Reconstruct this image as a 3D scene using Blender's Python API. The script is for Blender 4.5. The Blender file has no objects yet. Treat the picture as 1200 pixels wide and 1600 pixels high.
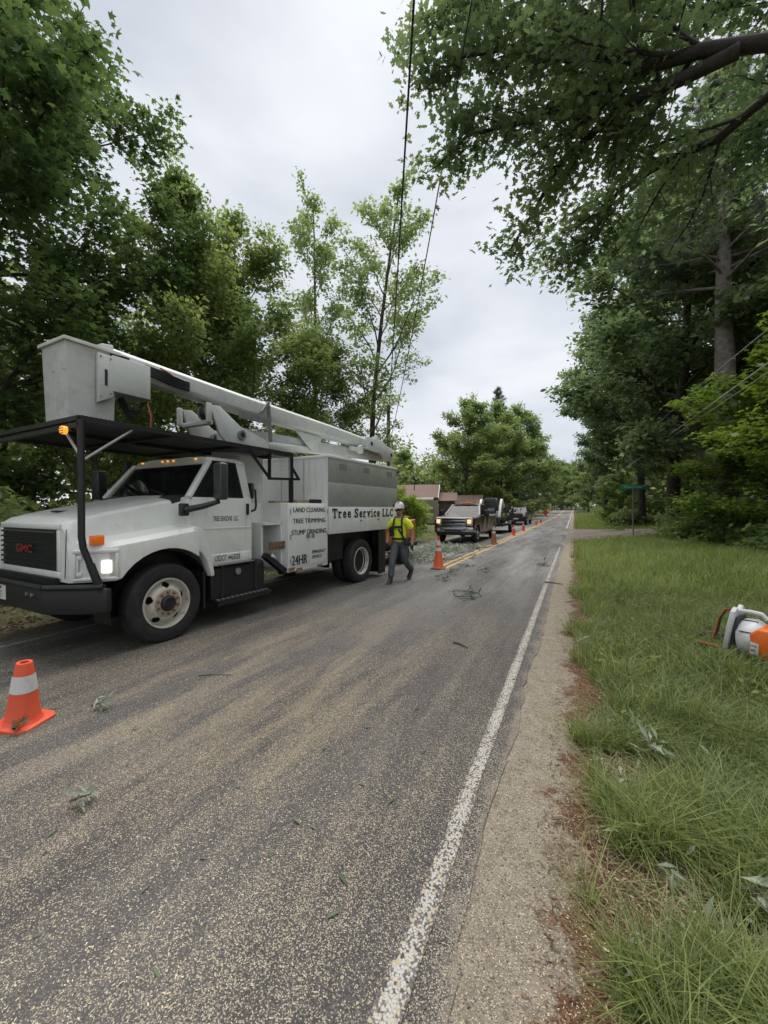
import bpy, bmesh, math, random
import numpy as np
from mathutils import Vector, Matrix

S = bpy.context.scene
COL = S.collection
PI = math.pi
rad = math.radians

# ---------------------------------------------------------------- camera
CAM_F = 630.0          # focal length in pixels of a 1200 px wide frame
CAM_H = 1.70
TH = rad(25.24)        # the camera looks this far left of the road
cd = bpy.data.cameras.new('camera')
cam = bpy.data.objects.new('camera', cd)
COL.objects.link(cam)
cam.location = (0, 0, CAM_H)
cam.rotation_euler = (rad(90 - 0.455), 0, TH)
cd.sensor_fit = 'HORIZONTAL'
cd.sensor_width = 36.0
cd.lens = 36.0 * CAM_F / 1200.0
cd.clip_start = 0.05
cd.clip_end = 3000
S.camera = cam

# ---------------------------------------------------------------- overcast sky and weak, wide sun
SUN_EL, SUN_AZ = rad(72), rad(-20)      # azimuth measured from +Y towards +X
w = bpy.data.worlds.new('World')
S.world = w
w.use_nodes = True
nt = w.node_tree
nt.nodes.clear()
N = nt.nodes.new
out = N('ShaderNodeOutputWorld')
sky = N('ShaderNodeTexSky'); sky.sky_type = 'NISHITA'; sky.sun_disc = False
sky.sun_elevation = SUN_EL; sky.sun_rotation = SUN_AZ
sky.air_density = 1.0; sky.dust_density = 3.0
bgs = N('ShaderNodeBackground'); bgs.inputs[1].default_value = 0.05
nt.links.new(sky.outputs[0], bgs.inputs[0])
tc = N('ShaderNodeTexCoord')
mp = N('ShaderNodeMapping'); mp.inputs['Scale'].default_value = (1.0, 1.0, 2.4)
nt.links.new(tc.outputs['Generated'], mp.inputs[0])
nz = N('ShaderNodeTexNoise'); nz.inputs['Scale'].default_value = 2.2
nz.inputs['Detail'].default_value = 5.0; nz.inputs['Roughness'].default_value = 0.48
nz.inputs['Distortion'].default_value = 0.25
nt.links.new(mp.outputs[0], nz.inputs[0])
cr = N('ShaderNodeValToRGB')
cr.color_ramp.elements[0].position = 0.34; cr.color_ramp.elements[0].color = (0.208, 0.222, 0.250, 1)
cr.color_ramp.elements[1].position = 0.66; cr.color_ramp.elements[1].color = (0.318, 0.328, 0.346, 1)
nt.links.new(nz.outputs[0], cr.inputs[0])
bgc = N('ShaderNodeBackground'); bgc.inputs[1].default_value = 1.0
nt.links.new(cr.outputs[0], bgc.inputs[0])
mx = N('ShaderNodeMixShader'); mx.inputs[0].default_value = 0.94
nt.links.new(bgs.outputs[0], mx.inputs[1]); nt.links.new(bgc.outputs[0], mx.inputs[2])
nt.links.new(mx.outputs[0], out.inputs[0])

sd = bpy.data.lights.new('sun', 'SUN'); sd.energy = 1.5; sd.angle = rad(65); sd.color = (1.0, 0.97, 0.92)
so = bpy.data.objects.new('sun', sd); COL.objects.link(so)
so.location = (-20, 30, 60)
_dir = Vector((math.sin(SUN_AZ) * math.cos(SUN_EL), math.cos(SUN_AZ) * math.cos(SUN_EL), math.sin(SUN_EL)))
so.rotation_euler = _dir.to_track_quat('Z', 'Y').to_euler()

S.view_settings.view_transform = 'Standard'
S.view_settings.look = 'None'
S.view_settings.exposure = 1.55
S.view_settings.gamma = 1.0
S.view_settings.use_curve_mapping = False
S.render.engine = 'CYCLES'
S.cycles.max_bounces = 5
S.cycles.diffuse_bounces = 3
S.cycles.transparent_max_bounces = 8
S.cycles.caustics_reflective = False
S.cycles.caustics_refractive = False

# ---------------------------------------------------------------- material helpers
def mat(name, color, rough=0.6, metal=0.0, spec=0.5, noise=0.0, nscale=6.0, bump=0.0, bscale=40.0,
        emit=None, estr=0.0, coat=0.0, col2=None, dirt=None, dscale=1.6, dlo=0.5, dhi=0.75, coords='Object', streak=False):
    m = bpy.data.materials.new(name); m.use_nodes = True
    t = m.node_tree; b = t.nodes['Principled BSDF']
    b.inputs['Base Color'].default_value = (*color, 1)
    b.inputs['Roughness'].default_value = rough
    b.inputs['Metallic'].default_value = metal
    b.inputs['Specular IOR Level'].default_value = spec
    if coat: b.inputs['Coat Weight'].default_value = coat; b.inputs['Coat Roughness'].default_value = 0.08
    if emit:
        b.inputs['Emission Color'].default_value = (*emit, 1); b.inputs['Emission Strength'].default_value = estr
    co = t.nodes.new('ShaderNodeTexCoord')
    src = None
    if noise > 0 or col2:
        n = t.nodes.new('ShaderNodeTexNoise'); n.inputs['Scale'].default_value = nscale
        n.inputs['Detail'].default_value = 6; n.inputs['Roughness'].default_value = 0.65
        t.links.new(co.outputs[coords], n.inputs[0])
        mixn = t.nodes.new('ShaderNodeMix'); mixn.data_type = 'RGBA'
        lo = tuple(c * (1 - noise) for c in color); hi = col2 if col2 else tuple(min(1, c * (1 + noise)) for c in color)
        mixn.inputs['A'].default_value = (*lo, 1); mixn.inputs['B'].default_value = (*hi, 1)
        r = t.nodes.new('ShaderNodeMapRange'); r.inputs[1].default_value = 0.3; r.inputs[2].default_value = 0.7
        t.links.new(n.outputs[0], r.inputs[0]); t.links.new(r.outputs[0], mixn.inputs['Factor'])
        src = mixn.outputs['Result']
        t.links.new(src, b.inputs['Base Color'])
    if dirt:
        n2 = t.nodes.new('ShaderNodeTexNoise'); n2.inputs['Scale'].default_value = dscale
        n2.inputs['Detail'].default_value = 8; n2.inputs['Roughness'].default_value = 0.72
        t.links.new(co.outputs[coords], n2.inputs[0])
        r2 = t.nodes.new('ShaderNodeMapRange'); r2.inputs[1].default_value = dlo; r2.inputs[2].default_value = dhi
        t.links.new(n2.outputs[0], r2.inputs[0])
        m2 = t.nodes.new('ShaderNodeMix'); m2.data_type = 'RGBA'
        m2.inputs['A'].default_value = (*color, 1); m2.inputs['B'].default_value = (*dirt, 1)
        if streak:
            ms_ = t.nodes.new('ShaderNodeMapping'); ms_.inputs['Scale'].default_value = (6, 6, 0.7); t.links.new(co.outputs[coords], ms_.inputs[0]); t.links.new(ms_.outputs[0], n2.inputs[0])
        if src: t.links.new(src, m2.inputs['A'])
        t.links.new(r2.outputs[0], m2.inputs['Factor'])
        t.links.new(m2.outputs['Result'], b.inputs['Base Color'])
    if bump > 0:
        n3 = t.nodes.new('ShaderNodeTexNoise'); n3.inputs['Scale'].default_value = bscale; n3.inputs['Detail'].default_value = 5
        t.links.new(co.outputs[coords], n3.inputs[0])
        bp = t.nodes.new('ShaderNodeBump'); bp.inputs['Strength'].default_value = bump; bp.inputs['Distance'].default_value = 0.02
        t.links.new(n3.outputs[0], bp.inputs['Height']); t.links.new(bp.outputs[0], b.inputs['Normal'])
    return m

def leaf_mat(name, c1, c2, trans=0.35, rough=0.5, rnd=0.55):
    """two-sided leaf: colour differs from leaf to leaf and from clump to clump, some light passes through"""
    m = bpy.data.materials.new(name); m.use_nodes = True
    t = m.node_tree; t.nodes.clear(); n = t.nodes.new
    o = n('ShaderNodeOutputMaterial'); g = n('ShaderNodeNewGeometry')
    nzz = n('ShaderNodeTexNoise'); nzz.inputs['Scale'].default_value = 0.55; nzz.inputs['Detail'].default_value = 2
    t.links.new(g.outputs['Position'], nzz.inputs[0])
    ad = n('ShaderNodeMath'); ad.operation = 'MULTIPLY_ADD'; ad.inputs[1].default_value = rnd
    t.links.new(g.outputs['Random Per Island'], ad.inputs[0])
    mm = n('ShaderNodeMapRange'); mm.inputs[1].default_value = 0.35; mm.inputs[2].default_value = 0.65; mm.inputs[4].default_value = 1.05 - rnd
    t.links.new(nzz.outputs[0], mm.inputs[0]); t.links.new(mm.outputs[0], ad.inputs[2])
    mix = n('ShaderNodeMix'); mix.data_type = 'RGBA'
    mix.inputs['A'].default_value = (*c1, 1); mix.inputs['B'].default_value = (*c2, 1)
    t.links.new(ad.outputs[0], mix.inputs['Factor'])
    p = n('ShaderNodeBsdfPrincipled'); p.inputs['Roughness'].default_value = rough
    p.inputs['Specular IOR Level'].default_value = 0.4
    t.links.new(mix.outputs['Result'], p.inputs['Base Color'])
    tr = n('ShaderNodeBsdfTranslucent')
    hs = n('ShaderNodeHueSaturation'); hs.inputs['Hue'].default_value = 0.485; hs.inputs['Saturation'].default_value = 1.1; hs.inputs['Value'].default_value = 1.5
    t.links.new(mix.outputs['Result'], hs.inputs['Color']); t.links.new(hs.outputs[0], tr.inputs[0])
    ms = n('ShaderNodeMixShader'); ms.inputs[0].default_value = trans
    t.links.new(p.outputs[0], ms.inputs[1]); t.links.new(tr.outputs[0], ms.inputs[2]); t.links.new(ms.outputs[0], o.inputs[0])
    return m

def glass_mat(name, tint=(0.02, 0.025, 0.025), clear=0.3, spec=0.5, rough=0.05):
    m = bpy.data.materials.new(name); m.use_nodes = True
    t = m.node_tree; t.nodes.clear(); n = t.nodes.new
    o = n('ShaderNodeOutputMaterial')
    p = n('ShaderNodeBsdfPrincipled'); p.inputs['Base Color'].default_value = (*tint, 1)
    p.inputs['Roughness'].default_value = rough; p.inputs['Specular IOR Level'].default_value = spec
    tr = n('ShaderNodeBsdfTransparent'); tr.inputs[0].default_value = (0.75, 0.8, 0.78, 1)
    ms = n('ShaderNodeMixShader'); ms.inputs[0].default_value = clear
    t.links.new(p.outputs[0], ms.inputs[1]); t.links.new(tr.outputs[0], ms.inputs[2]); t.links.new(ms.outputs[0], o.inputs[0])
    return m

# ---------------------------------------------------------------- object helpers
def tag(o, label=None, cat=None, group=None, kind=None):
    if label: o['label'] = label
    if cat: o['category'] = cat
    if group: o['group'] = group
    if kind: o['kind'] = kind
    return o

def empty(name, loc=(0, 0, 0), rz=0.0, label=None, cat=None, group=None, parent=None, rot=None):
    o = bpy.data.objects.new(name, None); COL.objects.link(o)
    o.location = loc; o.rotation_euler = rot if rot else (0, 0, rz)
    o.empty_display_size = 0.1
    if parent: o.parent = parent
    return tag(o, label, cat, group)

def link(name, me, parent=None, loc=None, rot=None, scale=None):
    o = bpy.data.objects.new(name, me); COL.objects.link(o)
    if parent: o.parent = parent
    if loc: o.location = loc
    if rot: o.rotation_euler = rot
    if scale: o.scale = scale
    return o

def copy_tree(o, parent=None):
    c = o.copy(); COL.objects.link(c); c.parent = parent
    for ch in o.children: copy_tree(ch, c)
    return c

def basis(d):
    d = Vector(d).normalized()
    a = Vector((0, 0, 1)) if abs(d.z) < 0.9 else Vector((1, 0, 0))
    x = a.cross(d).normalized()
    return x, d.cross(x).normalized(), d

class MB:
    """collects simple solids; build() turns them into one mesh object"""
    def __init__(s): s.v = []; s.f = []; s.mi = []; s.cur = 0
    def add(s, vs, fs):
        o = len(s.v); s.v += [tuple(p) for p in vs]; s.f += [[i + o for i in f] for f in fs]; s.mi += [s.cur] * len(fs)
        return s
    def box(s, x0, x1, y0, y1, z0, z1):
        v = [(x, y, z) for z in (z0, z1) for y in (y0, y1) for x in (x0, x1)]
        return s.add(v, [(0, 2, 3, 1), (4, 5, 7, 6), (0, 1, 5, 4), (2, 6, 7, 3), (0, 4, 6, 2), (1, 3, 7, 5)])
    def hexa(s, v):      # eight corners: bottom 0-3, top 4-7 (same order)
        return s.add(v, [(3, 2, 1, 0), (4, 5, 6, 7), (0, 1, 5, 4), (1, 2, 6, 5), (2, 3, 7, 6), (3, 0, 4, 7)])
    def bar(s, p0, p1, a, b=None, up=(0, 0, 1)):
        b = b or a; p0 = Vector(p0); p1 = Vector(p1); d = (p1 - p0).normalized(); u = Vector(up)
        if abs(d.dot(u)) > 0.95: u = Vector((1, 0, 0))
        x = d.cross(u).normalized() * a / 2; y = x.cross(d).normalized() * b / 2
        return s.hexa([p0 - x - y, p0 + x - y, p0 + x + y, p0 - x + y, p1 - x - y, p1 + x - y, p1 + x + y, p1 - x + y])
    def prism(s, poly, ax, a, b):
        def P(u, v, t): return {0: (t, u, v), 1: (u, t, v), 2: (u, v, t)}[ax]
        n = len(poly); v = [P(u, w_, a) for u, w_ in poly] + [P(u, w_, b) for u, w_ in poly]
        return s.add(v, [list(range(n))[::-1], list(range(n, 2 * n))] + [(i, (i + 1) % n, n + (i + 1) % n, n + i) for i in range(n)])
    def pane(s, q, t=0.006):     # a thin sheet of glass with two faces
        q = [Vector(p) for p in q]; n = (q[1] - q[0]).cross(q[2] - q[0]).normalized() * t
        return s.hexa(q + [p + n for p in q])
    def loft(s, rings, cap=True, close=True):
        n = len(rings[0]); v = [p for r in rings for p in r]; f = []
        for k in range(len(rings) - 1):
            for i in range(n if close else n - 1):
                j = (i + 1) % n; f.append((k * n + i, k * n + j, (k + 1) * n + j, (k + 1) * n + i))
        if cap: f.append(list(range(n))[::-1]); f.append(list(range((len(rings) - 1) * n, len(rings) * n)))
        return s.add(v, f)
    def tube(s, pts, r, n=8, cap=True):
        pts = [Vector(p) for p in pts]; rs = r if isinstance(r, (list, tuple)) else [r] * len(pts); rings = []
        x = None
        for i, p in enumerate(pts):
            d = (pts[min(i + 1, len(pts) - 1)] - pts[max(i - 1, 0)]).normalized()
            if x is None: x, y, _ = basis(d)
            else:
                x = (x - d * x.dot(d)).normalized(); y = d.cross(x)
            rings.append([p + (x * math.cos(2 * PI * k / n) + y * math.sin(2 * PI * k / n)) * rs[i] for k in range(n)])
        return s.loft(rings, cap)
    def cyl(s, p0, p1, r0, r1=None, n=16): return s.tube([p0, p1], [r0, r0 if r1 is None else r1], n)
    def lathe(s, prof, o=(0, 0, 0), ax=(0, 0, 1), n=24, cap=False):
        x, y, d = basis(ax); o = Vector(o)
        return s.loft([[o + d * h + (x * math.cos(2 * PI * k / n) + y * math.sin(2 * PI * k / n)) * r for k in range(n)] for r, h in prof], cap)
    def sphere(s, c, r, n=12, m=8, sc=(1, 1, 1)):
        c = Vector(c)
        return s.loft([[c + Vector((sc[0] * r * math.sin(PI * (j + .02) / (m + .04)) * math.cos(2 * PI * k / n), sc[1] * r * math.sin(PI * (j + .02) / (m + .04)) * math.sin(2 * PI * k / n), -sc[2] * r * math.cos(PI * (j + .02) / (m + .04)))) for k in range(n)] for j in range(m + 1)])
    def mesh(s, name, mats, bevel=0.0, seg=2, ang=0.55, recalc=True):
        me = bpy.data.meshes.new(name); bm = bmesh.new()
        vs = [bm.verts.new(p) for p in s.v]
        for f, k in zip(s.f, s.mi):
            try:
                fc = bm.faces.new([vs[i] for i in f]); fc.material_index = k
            except ValueError: pass
        if recalc: bmesh.ops.recalc_face_normals(bm, faces=bm.faces)
        if bevel > 0:
            ed = [e for e in bm.edges if len(e.link_faces) == 2 and e.calc_face_angle(0) > 0.5]
            bmesh.ops.bevel(bm, geom=ed, offset=bevel, segments=seg, profile=0.5, affect='EDGES', clamp_overlap=True)
        bm.to_mesh(me); bm.free()
        me.shade_smooth(); me.set_sharp_from_angle(angle=ang)
        for m in (mats if isinstance(mats, (list, tuple)) else [mats]): me.materials.append(m)
        return me
    def build(s, name, mats, parent=None, bevel=0.0, seg=2, ang=0.55, label=None, recalc=True):
        o = link(name, s.mesh(name, mats, bevel, seg, ang, recalc), parent)
        if label: o['label'] = label
        return o

def np_mesh(name, V, F, m, smooth=False):
    """V (n,3); F list of int arrays (k, sides)"""
    me = bpy.data.meshes.new(name)
    V = np.asarray(V, np.float32)
    me.vertices.add(len(V)); me.vertices.foreach_set('co', V.ravel())
    F = [np.asarray(f, np.int32) for f in (F if isinstance(F, list) else [F]) if len(f)]
    idx = np.concatenate([f.ravel() for f in F]); tot = np.concatenate([np.full(len(f), f.shape[1], np.int32) for f in F])
    me.loops.add(len(idx)); me.loops.foreach_set('vertex_index', idx)
    st = np.concatenate([[0], np.cumsum(tot)[:-1]]).astype(np.int32)
    me.polygons.add(len(tot)); me.polygons.foreach_set('loop_start', st)
    me.update(calc_edges=True)
    if smooth: me.shade_smooth()
    me.materials.append(m)
    return me

_txt = {}
def text_mesh(s, m, offset=0.0, depth=0.0):
    """flat lettering from the built-in font, one unit high, centred on x, baseline at 0"""
    cu = bpy.data.curves.new('lettering', 'FONT'); cu.body = s; cu.size = 1.0; cu.align_x = 'LEFT'
    cu.offset = offset; cu.extrude = depth; cu.fill_mode = 'FRONT' if depth == 0 else 'BOTH'
    o = bpy.data.objects.new('lettering', cu); COL.objects.link(o)
    dg = bpy.context.evaluated_depsgraph_get()
    me = bpy.data.meshes.new_from_object(o.evaluated_get(dg)); me.name = 'lettering'
    bpy.data.objects.remove(o); bpy.data.curves.remove(cu)
    me.materials.clear(); me.materials.append(m)
    return me

def text_on(s, m, parent, origin, xdir, updir, width, height, offset=0.02, name='lettering', bold=0.0):
    """fit a word into width x height with its lower left corner at origin"""
    me = text_mesh(s, m, offset)
    n = len(me.vertices); co = np.empty(n * 3, np.float32); me.vertices.foreach_get('co', co); co = co.reshape(-1, 3)
    mn = co.min(0); mxx = co.max(0)
    xd = Vector(xdir).normalized(); ud = Vector(updir).normalized(); o = Vector(origin)
    sx = width / (mxx[0] - mn[0]); sy = height / (mxx[1] - mn[1])
    out_ = np.array(o)[None] + np.outer((co[:, 0] - mn[0]) * sx, np.array(xd)) + np.outer((co[:, 1] - mn[1]) * sy, np.array(ud))
    me.vertices.foreach_set('co', out_.astype(np.float32).ravel()); me.update()
    if bold > 0:      # heavier strokes: the same outline again, shifted sideways, each a hair in front of the last
        n_ = xd.cross(ud); V = out_; idx = np.empty(len(me.loops), np.int32); me.loops.foreach_get('vertex_index', idx)
        tot = np.empty(len(me.polygons), np.int32); me.polygons.foreach_get('loop_total', tot); Vs = []; Fs = []
        fl = np.split(idx, np.cumsum(tot)[:-1])
        for k, sh in enumerate((0, -bold, bold)):
            Vs += [tuple(p_) for p_ in V + np.array(xd) * sh * height + np.array(n_) * .0007 * k]; Fs += [[int(i) + k * n for i in f] for f in fl]
        me = bpy.data.meshes.new('lettering'); me.from_pydata(Vs, [], Fs); me.materials.append(m)
    return link(name, me, parent)

def slab_text(s, m, parent, origin, xdir, updir, width, height):
    """heavy slab-serif lettering: bold letters with bars across the stroke ends; cap height = height"""
    xd = Vector(xdir).normalized(); ud = Vector(updir).normalized(); o = Vector(origin); nn = xd.cross(ud)
    xh = .72
    W_ = {'T': 1.0, 'r': .78, 'e': .82, 'S': .95, 'v': .9, 'i': .52, 'c': .8, 'L': .92, 'C': 1.0, ' ': .45}
    tot = sum(W_[c] for c in s); u = width / tot; x = 0.0
    bars = {'T': [(.25, .75, 0, .12), (.0, .16, .62, 1), (.84, 1, .62, 1)], 'r': [(.0, .7, 0, .12), (.0, .3, xh - .12, xh)], 'v': [(-.04, .44, xh - .12, xh), (.56, 1.04, xh - .12, xh)], 'i': [(-.05, 1.05, 0, .12), (-.05, .6, xh - .12, xh)], 'L': [(0, .62, 0, .12), (0, .62, .88, 1), (.86, 1, 0, .40)], 'S': [(.02, .14, 0, .36), (.84, .96, .64, 1)], 'C': [(.86, .98, .60, 1)], 'e': [], 'c': [(.80, .95, xh * .55, xh)]}
    for ch in s:
        w_ = W_[ch] * u
        if ch != ' ':
            hh = height if ch in 'TSLC' else (height * .98 if ch == 'i' else height * xh)
            text_on(ch, m, parent, o + xd * (x + w_ * (.16 if ch != 'i' else .36)), xd, ud, w_ * (.68 if ch != 'i' else .26), hh, .02, bold=.035)
            if bars[ch]:
                b = MB(); gx = x + w_ * .08; gw = w_ * .84
                for k, (a0, a1, z0, z1) in enumerate(bars[ch]):
                    q = [o + xd * (gx + gw * a) + ud * (height * z) + nn * (.0024 + .0004 * k) for a, z in ((a0, z0), (a1, z0), (a1, z1), (a0, z1))]
                    b.add(q, [(0, 1, 2, 3)])
                b.build('lettering', m, parent)
        x += w_

def at(px, py, d):
    """world point on the sight line through pixel (px, py) of the 1200 x 1600 frame at depth d metres"""
    x = (px - 600) / CAM_F * d; z = CAM_H - (py - 795) / CAM_F * d
    return Vector((x * math.cos(TH) - d * math.sin(TH), x * math.sin(TH) + d * math.cos(TH), z))

# ---------------------------------------------------------------- shared materials
M = {}
M['white'] = mat('white paint', (0.70, 0.715, 0.675), 0.38, noise=0.05, nscale=3, dirt=(0.42, 0.40, 0.33), dscale=2.2, dlo=0.55, dhi=0.92, coat=0.2, streak=True)
M['whiteclean'] = mat('white enamel', (0.70, 0.71, 0.69), 0.4, dirt=(0.42, 0.40, 0.33), dscale=2.4, dlo=0.50, dhi=0.85, streak=True)
M['fibre'] = mat('grey white fibreglass', (0.52, 0.53, 0.50), 0.6, noise=0.08, nscale=7, dirt=(0.34, 0.34, 0.30), dscale=4, dlo=0.5, dhi=0.8, bump=0.1, bscale=60)
M['boom'] = mat('boom paint', (0.55, 0.57, 0.55), 0.42, noise=0.06, nscale=2, dirt=(0.36, 0.37, 0.33), dscale=3, dlo=0.5, dhi=0.85)
M['greygreen'] = mat('grey green panel paint', (0.285, 0.305, 0.27), 0.5, noise=0.07, nscale=2.5, dirt=(0.17, 0.18, 0.155), dscale=2, dlo=0.5, dhi=0.85)
M['black'] = mat('black steel paint', (0.012, 0.012, 0.013), 0.5, noise=0.3, nscale=9, dirt=(0.03, 0.028, 0.026), dscale=5, dlo=0.58, dhi=0.85)
M['plastic'] = mat('black plastic', (0.018, 0.018, 0.02), 0.45)
M['rubber'] = mat('tyre rubber', (0.016, 0.016, 0.016), 0.85, dirt=(0.045, 0.042, 0.038), dscale=6, dlo=0.5, dhi=0.8, bump=0.2, bscale=30)
M['rim'] = mat('wheel paint', (0.52, 0.50, 0.43), 0.5, dirt=(0.20, 0.14, 0.08), dscale=6, dlo=0.55, dhi=0.75)
M['rust'] = mat('rusty steel', (0.20, 0.12, 0.07), 0.75, noise=0.4, nscale=14, metal=0.3)
M['steel'] = mat('bare steel', (0.34, 0.34, 0.34), 0.45, metal=0.7, noise=0.15, nscale=10)
M['chrome'] = mat('chrome', (0.42, 0.43, 0.44), 0.16, metal=1.0)
M['glass'] = glass_mat('vehicle glass', clear=0.42, spec=0.45, rough=0.05)
M['darkglass'] = glass_mat('windscreen glass', clear=0.40, spec=0.5, rough=0.05, tint=(0.010, 0.011, 0.011))
M['interior'] = mat('dark cab interior', (0.02, 0.02, 0.022), 0.8)
M['orange'] = mat('amber lens', (0.62, 0.15, 0.015), 0.25, emit=(1.0, 0.2, 0.02), estr=0.05)
M['amberlit'] = mat('lit amber lamp', (0.9, 0.4, 0.05), 0.3, emit=(1.0, 0.36, 0.04), estr=0.34)
M['lamplit'] = mat('lit headlamp', (0.95, 0.95, 0.85), 0.2, emit=(1.0, 0.97, 0.82), estr=0.36)
M['warmlamp'] = mat('lit warm headlamp', (0.95, 0.8, 0.5), 0.2, emit=(1.0, 0.72, 0.30), estr=0.26)
M['reflector'] = mat('lamp bucket', (0.55, 0.55, 0.53), 0.3, metal=0.6)
M['ink'] = mat('black lettering', (0.015, 0.015, 0.016), 0.5)
M['red'] = mat('red emblem', (0.24, 0.02, 0.02), 0.4)
M['wood'] = mat('weathered lumber', (0.24, 0.17, 0.11), 0.8, noise=0.3, nscale=8)
M['bark'] = mat('grey bark', (0.085, 0.072, 0.058), 0.9, noise=0.45, nscale=7, bump=0.8, bscale=22)
M['darkbark'] = mat('dark bark', (0.035, 0.030, 0.026), 0.9, noise=0.4, nscale=7, bump=0.8, bscale=22)
M['pinebark'] = mat('pine bark', (0.20, 0.175, 0.155), 0.9, noise=0.5, nscale=5, bump=1.0, bscale=12)
# ================================================================ ground, road, markings
def hill(y):            # the road climbs a little far away
    y = np.asarray(y, float); t = np.clip(y - 75, 0, 130)
    return 0.00016 * t * t
def bank(x):            # verge on the right rises gently, on the left it is nearly level
    x = np.asarray(x, float)
    return np.clip(x - 0.6, 0, 9) * 0.045 + np.clip(-x - 7.4, 0, 10) * 0.03
def ground_z(x, y, rough=True):
    x = np.asarray(x, float); y = np.asarray(y, float)
    z = hill(y) + bank(x)
    if rough:
        m = np.clip(x - 0.1, 0, 1) + np.clip(-x - 6.9, 0, 1)
        z = z + m * (0.03 * np.sin(x * 2.1 + y * 0.7) + 0.025 * np.sin(y * 1.7 - x * 1.3) + 0.015 * np.sin(x * 5.1 + 1) * np.sin(y * 4.3))
    return z

def ground_material():
    m = bpy.data.materials.new('verge soil'); m.use_nodes = True
    t = m.node_tree; b = t.nodes['Principled BSDF']; n = t.nodes.new
    b.inputs['Roughness'].default_value = 0.95; b.inputs['Specular IOR Level'].default_value = 0.15
    g = n('ShaderNodeNewGeometry'); sp = n('ShaderNodeSeparateXYZ'); t.links.new(g.outputs['Position'], sp.inputs[0])
    def noise(s, d=5, r=0.6):
        k = n('ShaderNodeTexNoise'); k.inputs['Scale'].default_value = s; k.inputs['Detail'].default_value = d; k.inputs['Roughness'].default_value = r
        t.links.new(g.outputs['Position'], k.inputs[0]); return k.outputs[0]
    def rng(src, a, b_, c=0, d=1):
        k = n('ShaderNodeMapRange'); k.inputs[1].default_value = a; k.inputs[2].default_value = b_; k.inputs[3].default_value = c; k.inputs[4].default_value = d
        t.links.new(src, k.inputs[0]); return k.outputs[0]
    def mix(f, A, B):
        k = n('ShaderNodeMix'); k.data_type = 'RGBA'
        t.links.new(f, k.inputs['Factor'])
        for nm, v in (('A', A), ('B', B)):
            if isinstance(v, tuple): k.inputs[nm].default_value = (*v, 1)
            else: t.links.new(v, k.inputs[nm])
        return k.outputs['Result']
    # soil and litter under the grass
    soil = mix(rng(noise(9, 8, 0.7), 0.35, 0.65), (0.035, 0.035, 0.018), (0.11, 0.085, 0.05))
    green = mix(rng(noise(1.1), 0.38, 0.6), soil, (0.065, 0.095, 0.03))
    # sandy shoulder beside the asphalt
    wob = n('ShaderNodeMath'); wob.operation = 'MULTIPLY_ADD'; wob.inputs[1].default_value = 1.1
    t.links.new(rng(noise(2.6, 9, 0.72), 0.0, 1.0, -0.5, 0.5), wob.inputs[0]); t.links.new(sp.outputs[0], wob.inputs[2])
    vs = n('ShaderNodeTexVoronoi'); vs.inputs['Scale'].default_value = 210.0; t.links.new(g.outputs['Position'], vs.inputs[0])
    sv = n('ShaderNodeSeparateColor'); t.links.new(vs.outputs['Color'], sv.inputs[0])
    sand = mix(rng(noise(9, 9, 0.8), 0.35, 0.65), (0.165, 0.138, 0.108), (0.315, 0.27, 0.212))
    sand = mix(rng(sv.outputs[0], 0.80, 0.90), sand, (0.40, 0.35, 0.28))
    sand = mix(rng(sv.outputs[1], 0.90, 0.97), sand, (0.10, 0.082, 0.066))
    mulch = mix(rng(noise(45, 5, 0.8), 0.35, 0.65), (0.055, 0.025, 0.016), (0.20, 0.11, 0.065))
    f1 = rng(wob.outputs[0], -0.06, 0.02)
    c = mix(f1, sand, mulch)
    c = mix(rng(wob.outputs[0], 0.10, 0.55), c, green)
    # left edge of the road: litter
    lit = mix(rng(noise(12, 8, 0.75), 0.35, 0.65), (0.05, 0.04, 0.026), (0.19, 0.155, 0.10))
    lg = mix(rng(noise(0.8), 0.45, 0.62), lit, (0.05, 0.075, 0.025))
    wl = n('ShaderNodeMath'); wl.operation = 'LESS_THAN'; wl.inputs[1].default_value = -3.0
    t.links.new(sp.outputs[0], wl.inputs[0])
    c = mix(wl.outputs[0], c, lg)
    t.links.new(c, b.inputs['Base Color'])
    bp = n('ShaderNodeBump'); bp.inputs['Strength'].default_value = 0.6; bp.inputs['Distance'].default_value = 0.03
    t.links.new(noise(30, 6, 0.8), bp.inputs['Height']); t.links.new(bp.outputs[0], b.inputs['Normal'])
    return m

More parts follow.
